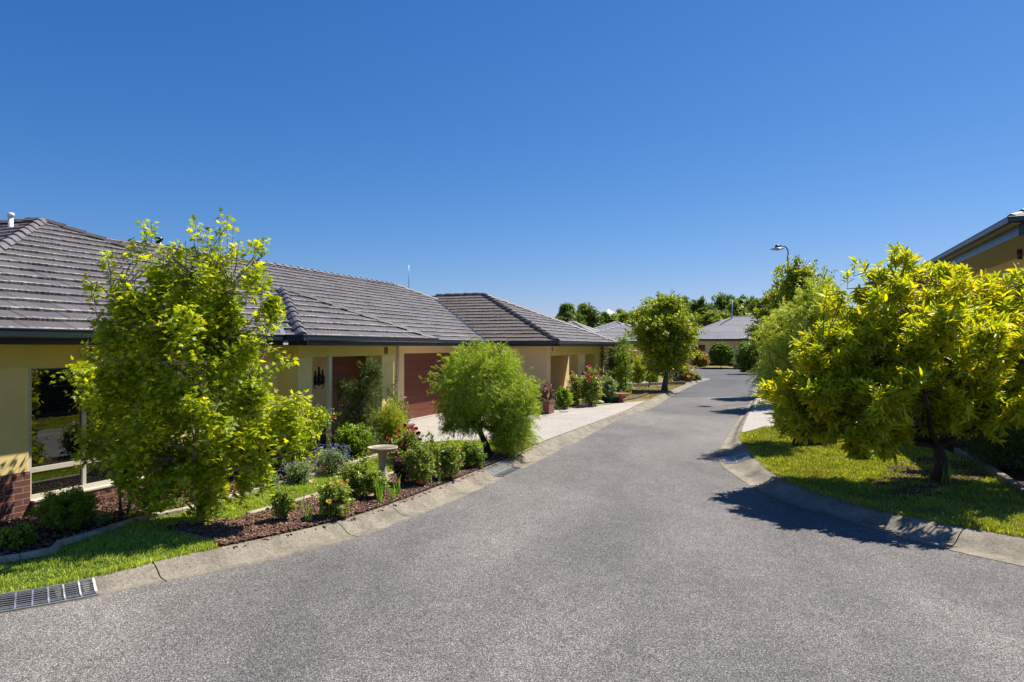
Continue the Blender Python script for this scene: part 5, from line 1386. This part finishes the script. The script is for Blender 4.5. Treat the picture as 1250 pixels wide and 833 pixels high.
# --- garden in front of the far wing
v1, u1_ = uv_at(661, 24.2)
pb = brickpier('brick_planter', 'red brick planter with crimson plants at the corner of the far wing', v1, u1_, .75, .6, .42)
pl = bush('potted_plant', 'dark crimson flowering plant growing out of the brick planter', 645, 672, 470, 490, 'oval', .08, 100, 8, L['red'], dy=0, sl=.25, flowers=(5, .12, ['red']))
pl.location = W(v1, u1_, .42)
t = thing('hose_stand', 'dark green hose stand beside the brick planter', 'hose stand', gp(672, 503))
hm = simple('hose_green', (.01, .09, .07), .4)
m_ = MB(); m_.tube([(0, 0, 0), (0, 0, 1.0)], .035, 8); m_.build('post', hm, t)
m_ = MB()
for k in range(6): m_.tube([(.20*math.cos(a_), -.05-.022*k, .60+.20*math.sin(a_)) for a_ in np.linspace(0, 6.283, 17)], .014, 5, cap=False)
m_.tube([(0.2, -.1, .6), (.22, -.15, .2), (.35, -.2, .02), (.6, -.25, .02)], .014, 5); m_.build('hose', hm, t)
def fbush(label, px0, px1, pyt, pyb, lm='rose', ns=200, fl=None, leaf='oval', ls=.09, name='rose_bush', cat='rose', dy=0, sl=None, low=.05, **k):
    return bush(name, label, px0, px1, pyt, pyb, leaf, ls, ns, 9, L[lm], cat=cat, dy=dy, flowers=fl, sl=sl, shell=.45, sigma=.22, low=low, **k)
fbush('low green rose bush beside the hose stand', 676, 702, 470, 500, 'bright', 190, name='rose_bush')
fbush('slim rose bush with two pink blooms left of the tall one by the far porch', 694, 714, 452, 495, 'rose', 120, (3, .17, ['pink']))
fbush('tall rose bush with several pink blooms in front of the far porch', 706, 738, 444, 497, 'rose', 340, (8, .17, ['pink']))
fbush('rose bush with bluish leaves and orange tips at the corner of the far porch', 734, 756, 450, 492, 'grey', 160)
fbush('dark climber covered in leaves at the end of the far porch', 737, 768, 418, 484, 'dark', 420, name='climber', cat='shrub', dy=.8)
fbush('tall light green shrub in front of the dark climber', 752, 772, 402, 486, 'bright', 260, name='tall_shrub', cat='shrub', dy=.3)
fbush('light green bush top showing above the end of the long roof', 708, 738, 372, 440, 'bright', 260, name='tall_shrub', cat='tree', dy=18, ls=.16)
t = thing('bowl_planter', 'orange terracotta bowl on a foot at the edge of the far bed', 'planter', gp(757, 491))
m_ = MB(); m_.lathe([(0, 0), (.16, 0), (.12, .1), (.12, .22), (.38, .32), (.42, .38), (.38, .38), (.30, .33), (0, .30)], 20); m_.build('bowl', M['terracotta'], t)
fbush('small grey plant growing in the terracotta bowl', 744, 764, 473, 486, 'grey', 60, name='bowl_plant', cat='plant')
def rock(label, px, py, r, mat):
    p = gp(px, py); o = thing('garden_rock', label, 'rock', p)
    import bmesh
    bm = bmesh.new(); bmesh.ops.create_icosphere(bm, subdivisions=3, radius=r)
    for v_ in bm.verts:
        n_ = 1+.22*math.sin(v_.co.x*9/r*.3+px)+.18*math.sin(v_.co.y*11/r*.3+py)+.08*math.sin(v_.co.z*23/r*.3)
        v_.co *= n_; v_.co.z *= .5
    me = bpy.data.meshes.new('stone'); bm.to_mesh(me); bm.free(); me.materials.append(mat); q = bpy.data.objects.new('stone', me); link(q, o); q.location = (0, 0, r*.3)
rock('dark flat rock on the far driveway edge beside the terracotta bowl', 745, 491, .4, M['stone_dark'])
rock('pale stone lying among the roses of the far bed', 728, 494, .25, M['stone_cream'])
rock('pale stone in the mulch under the bird bath', 455, 607, .07, M['stone_cream'])
rock('small pale stone in the mulch near the bed tip', 303, 658, .04, M['stone_cream'])
# beyond the street tree
fbush('yellow green bush left of the street tree trunk', 768, 792, 434, 470, 'yellow', 200, name='leafy_shrub', cat='shrub', ls=.14)
fbush('bright green low bush behind the street tree', 788, 806, 452, 470, 'bright', 120, name='leafy_shrub', cat='shrub', ls=.14)
fbush('bronze leaved bush between the climber and the street tree', 758, 782, 424, 466, 'bronze', 200, name='leafy_shrub', cat='shrub', ls=.16, dy=4)
fbush('orange and yellow flowering bush at the left street corner', 828, 848, 448, 467, 'bronze', 170, (4, .2, ['yellow']), name='flowering_shrub', cat='shrub', ls=.16)
fbush('grey leaved bush tumbling over the left street corner kerb', 843, 857, 455, 465, 'grey', 110, name='leafy_shrub', cat='shrub', ls=.14)
fbush('bare reddish twiggy bush behind the corner flowers', 826, 846, 434, 458, 'bronze', 60, name='twiggy_shrub', cat='shrub', ls=.12, sl=.5, dy=5)
t = thing('bollard_post', 'dark post standing beside the street corner flowers', 'post', gp(826, 467)); m_ = MB(); m_.box(-.22, .22, -.22, .22, -.02, .75); m_.box(-.26, .26, -.26, .26, .752, .82); m_.build('post', M['wood_post'], t, .02)
# across the end of the street
bush('round_shrub', 'clipped dense green bush with a flat round top before the far house', 868, 897, 418, 450, 'small', .16, 1500, 12, L['mid'], sl=.25, shell=.93, up=.3, nclus=500, sigma=.06, low=.15, dy=2, cat='shrub')
bush('leafy_shrub', 'orange brown bush left of the clipped green bush', 843, 868, 428, 449, 'oval', .22, 330, 9, L['bronze'], sl=.5, dy=2)
bush('leafy_shrub', 'dark green bush spreading beside the road end below the tall shrub', 902, 938, 414, 456, 'oval', .2, 700, 10, L['mid'], sl=.6, dy=1)
bush('leafy_shrub', 'yellowish bush between the clipped bush and the dark green one', 893, 908, 420, 446, 'oval', .22, 200, 9, L['gum2'], sl=.5, dy=4)
bush('dry_plant', 'tuft of dry brown plants on the far grass', 896, 908, 442, 450, 'needle', .3, 80, 10, L['bronze'], sl=.4, dy=1, cat='plant')
bush('leafy_shrub', 'dark shrub in the gap left of the orange brown bush', 822, 848, 420, 446, 'oval', .22, 260, 9, L['mid'], sl=.5, dy=10)
bush('leafy_shrub', 'shrub with white flecked leaves under the end of the street on the right', 926, 948, 438, 468, 'needle', .2, 260, 12, L['mid'], sl=.5, dy=0)
bush('flowering_shrub', 'pink flowering bush showing above the far house roof on its left', 855, 873, 388, 440, 'oval', .3, 120, 9, L['mid'], sl=.7, dy=36, flowers=(8, .7, ['pink', 'lilac']))
# right side near the big tree
bush('dark_shrub', 'dark fine leaved shrub at the right edge below the corner tree', 1190, 1300, 478, 585, 'small', .035, 1300, 12, L['dark'], sl=.28, shell=.5, dy=.5, sigma=.14, nclus=150)
bush('dark_shrub', 'dark bush behind the trunk of the corner tree', 1120, 1215, 470, 558, 'oval', .06, 520, 10, L['dark'], sl=.3, shell=.45, dy=1.6)
bush('dark_shrub', 'dark bush in the shade between utility box and corner tree trunk', 1050, 1130, 480, 535, 'oval', .07, 420, 10, L['dark'], sl=.3, shell=.45, dy=2.5)
bush('dark_shrub', 'dark hedge plant hiding the bank in front of the red door', 1190, 1300, 440, 540, 'oval', .07, 700, 10, L['dark'], sl=.35, shell=.5, dy=2.6)
bush('grass_tuft', 'small tuft of yellowish green leaves in the lawn left of the corner tree', 1040, 1078, 538, 562, 'oval', .07, 60, 8, L['bright'], sl=.15, cat='plant')
straps('light green shoots growing at the foot of the corner tree trunk', 1155, 560, 592, 8, .3, group=None)
t = thing('utility_box', 'dark green utility cabinet half hidden under the corner tree', 'cabinet', gp(1003, 544))
gm = simple('box_green', (.035, .05, .045), .5)
m_ = MB(); m_.box(-.38, .38, 0, .5, 0, .52); m_.box(-.40, .40, -.02, .52, .522, .56); m_.build('body', gm, t, .012)
m_ = MB(); m_.box(-.33, .33, -.012, -.001, .06, .48); m_.build('door', gm, t, .004)
m_ = MB(); m_.box(-.425, -.383, .02, .06, 0, .35); m_.build('marker', M['white'], t)

# --- street lamp
lx, ly, _ = at(962, 400, 31.5); lz = CAMH+(424-299)/FPX*31.5
t = thing('street_lamp', 'tall dark street lamp with curved arm and shallow dish head above the right trees', 'street lamp', (lx, ly, 0))
lm_ = simple('lamp_blue_grey', (.03, .05, .07), .4)
m_ = MB(); m_.tube([(0, 0, 0), (0, 0, .5)], .09, 10); m_.tube([(0, 0, .5), (0, 0, lz-.5)], .05, 10); m_.build('pole', lm_, t)
m_ = MB(); m_.tube([(0, 0, lz-.5)]+[(-.28+.28*math.cos(a_), 0, lz-.35+.3*math.sin(a_)) for a_ in np.linspace(0, math.pi/2, 8)]+[(-.48, 0, lz-.06)], .028, 8); m_.build('arm', lm_, t)
m_ = MB(); m_.lathe([(0, .03), (.07, .03), (.10, -.01), (.11, -.10), (0, -.10)], 18, (-.5, 0, lz-.04)); m_.build('lamp_housing', lm_, t)
m_ = MB(); m_.lathe([(.10, -.095), (.30, -.15), (.30, -.165), (.10, -.12)], 24, (-.5, 0, lz-.04)); m_.build('lamp_shade', M['galv'], t)
m_ = MB(); m_.lathe([(.11, -.12), (.11, -.2), (.06, -.23), (0, -.23)], 18, (-.5, 0, lz-.04)); m_.build('lens', M['frame'], t)

# --- far trees
def far(label, px, top, Y, wpx, lm='gum', ns=260, low=.2, z0=1.0):
    ns = int(ns*1.5); wpx *= 1.2
    return tree_at('tree', label, px, 430, Y, top, wpx, L[lm], 'sprig', .72*Y/100, ns, 7, group='trees on the rise beyond the houses', trunk=.25, low=low, sl=1.7*Y/100, z0=z0)
far('dark green tree with a lumpy crown above the end of the long roof', 692, 373, 92, 26, ns=240)
far('taller dark green tree right of it above the long roof', 716, 371, 95, 34, ns=320)
far('round olive tree beside the white roofed building', 738, 381, 96, 26, 'gum', 240)
far('small tree with a round top right of the white roofed building', 759, 377, 118, 14, 'gum', 120)
far('yellow green tree below the small round topped one', 756, 384, 112, 34, 'gum2', 260)
far('low green tree behind the orange roof', 778, 384, 120, 36, 'gum', 240)
far('wide olive tree just right of the street tree crown', 852, 366, 118, 46, 'gum', 380)
far('bright green tree in front of the olive bank', 872, 380, 108, 34, 'gum2', 260)
far('tallest round crowned tree above the far house', 888, 361, 122, 44, 'gum', 420)
far('yellow green tree directly behind the far house mast', 901, 374, 110, 32, 'gum2', 260)
far('tree behind the aerial of the far house', 914, 363, 120, 36, 'gum', 340)
far('right hand tree of the bank beside the leaning street crown', 932, 366, 116, 44, 'gum', 340)
far('olive tree hidden half behind the street tree', 826, 366, 116, 44, 'gum', 300)
far('low olive tree at the left foot of the bank', 800, 376, 118, 40, 'gum', 240)
far('tree seen between the pale shrub and the corner tree', 968, 372, 118, 60, 'gum', 260)
far('broad tree far behind the corner tree', 1040, 376, 116, 90, 'gum', 260)
wood = sheet('far_hills', [(-700, 260), (900, 260), (900, 1200), (-700, 1200)], 1.6, M['ground'])
# ================================================================ LIGHT, SKY, CAMERA
sc = bpy.context.scene
w = bpy.data.worlds.new('World'); sc.world = w; w.use_nodes = True
nt = w.node_tree; bg = nt.nodes['Background']
sky = nt.nodes.new('ShaderNodeTexSky'); sky.sky_type = 'NISHITA'; sky.sun_disc = False
sky.sun_elevation = SUN_EL; sky.sun_rotation = SUN_AZ
sky.altitude = 300; sky.air_density = 1.0; sky.dust_density = 0.15; sky.ozone_density = 3.0
sp_ = nt.nodes.new('ShaderNodeSeparateColor'); cb_ = nt.nodes.new('ShaderNodeCombineColor')
nt.links.new(sky.outputs[0], sp_.inputs[0])
for i_, (e_, k_) in enumerate(((1.55, 7.6), (1.02, 5.5), (.74, 6.7))):      # deep polarised blue of a clear summer noon
    v_ = mth(nt, 'MULTIPLY', mth(nt, 'POWER', mth(nt, 'MULTIPLY', sp_.outputs[i_], .085), e_), k_)
    nt.links.new(v_, cb_.inputs[i_])
nt.links.new(cb_.outputs[0], bg.inputs['Color']); bg.inputs['Strength'].default_value = .10
sd = bpy.data.lights.new('sun', 'SUN'); sd.energy = 4.9; sd.angle = math.radians(.55); sd.color = (1.0, .94, .84)
so = bpy.data.objects.new('sun', sd); COL.objects.link(so); so.location = (20, 20, 40)
so.rotation_euler = Vector(SUN).to_track_quat('Z', 'Y').to_euler()
cd = bpy.data.cameras.new('camera'); cd.sensor_width = 36; cd.lens = 36*FPX/1250; cd.shift_y = 7.5/1250; cd.clip_start = .1; cd.clip_end = 5000
co = bpy.data.objects.new('camera', cd); COL.objects.link(co); co.location = (0, 0, CAMH); co.rotation_euler = (math.radians(90), 0, 0)
sc.camera = co
sc.view_settings.view_transform = 'Standard'; sc.view_settings.look = 'None'; sc.view_settings.gamma = 1; sc.view_settings.exposure = 0.72
sc.cycles.max_bounces = 8; sc.cycles.diffuse_bounces = 4; sc.cycles.transmission_bounces = 4; sc.cycles.use_denoising = True
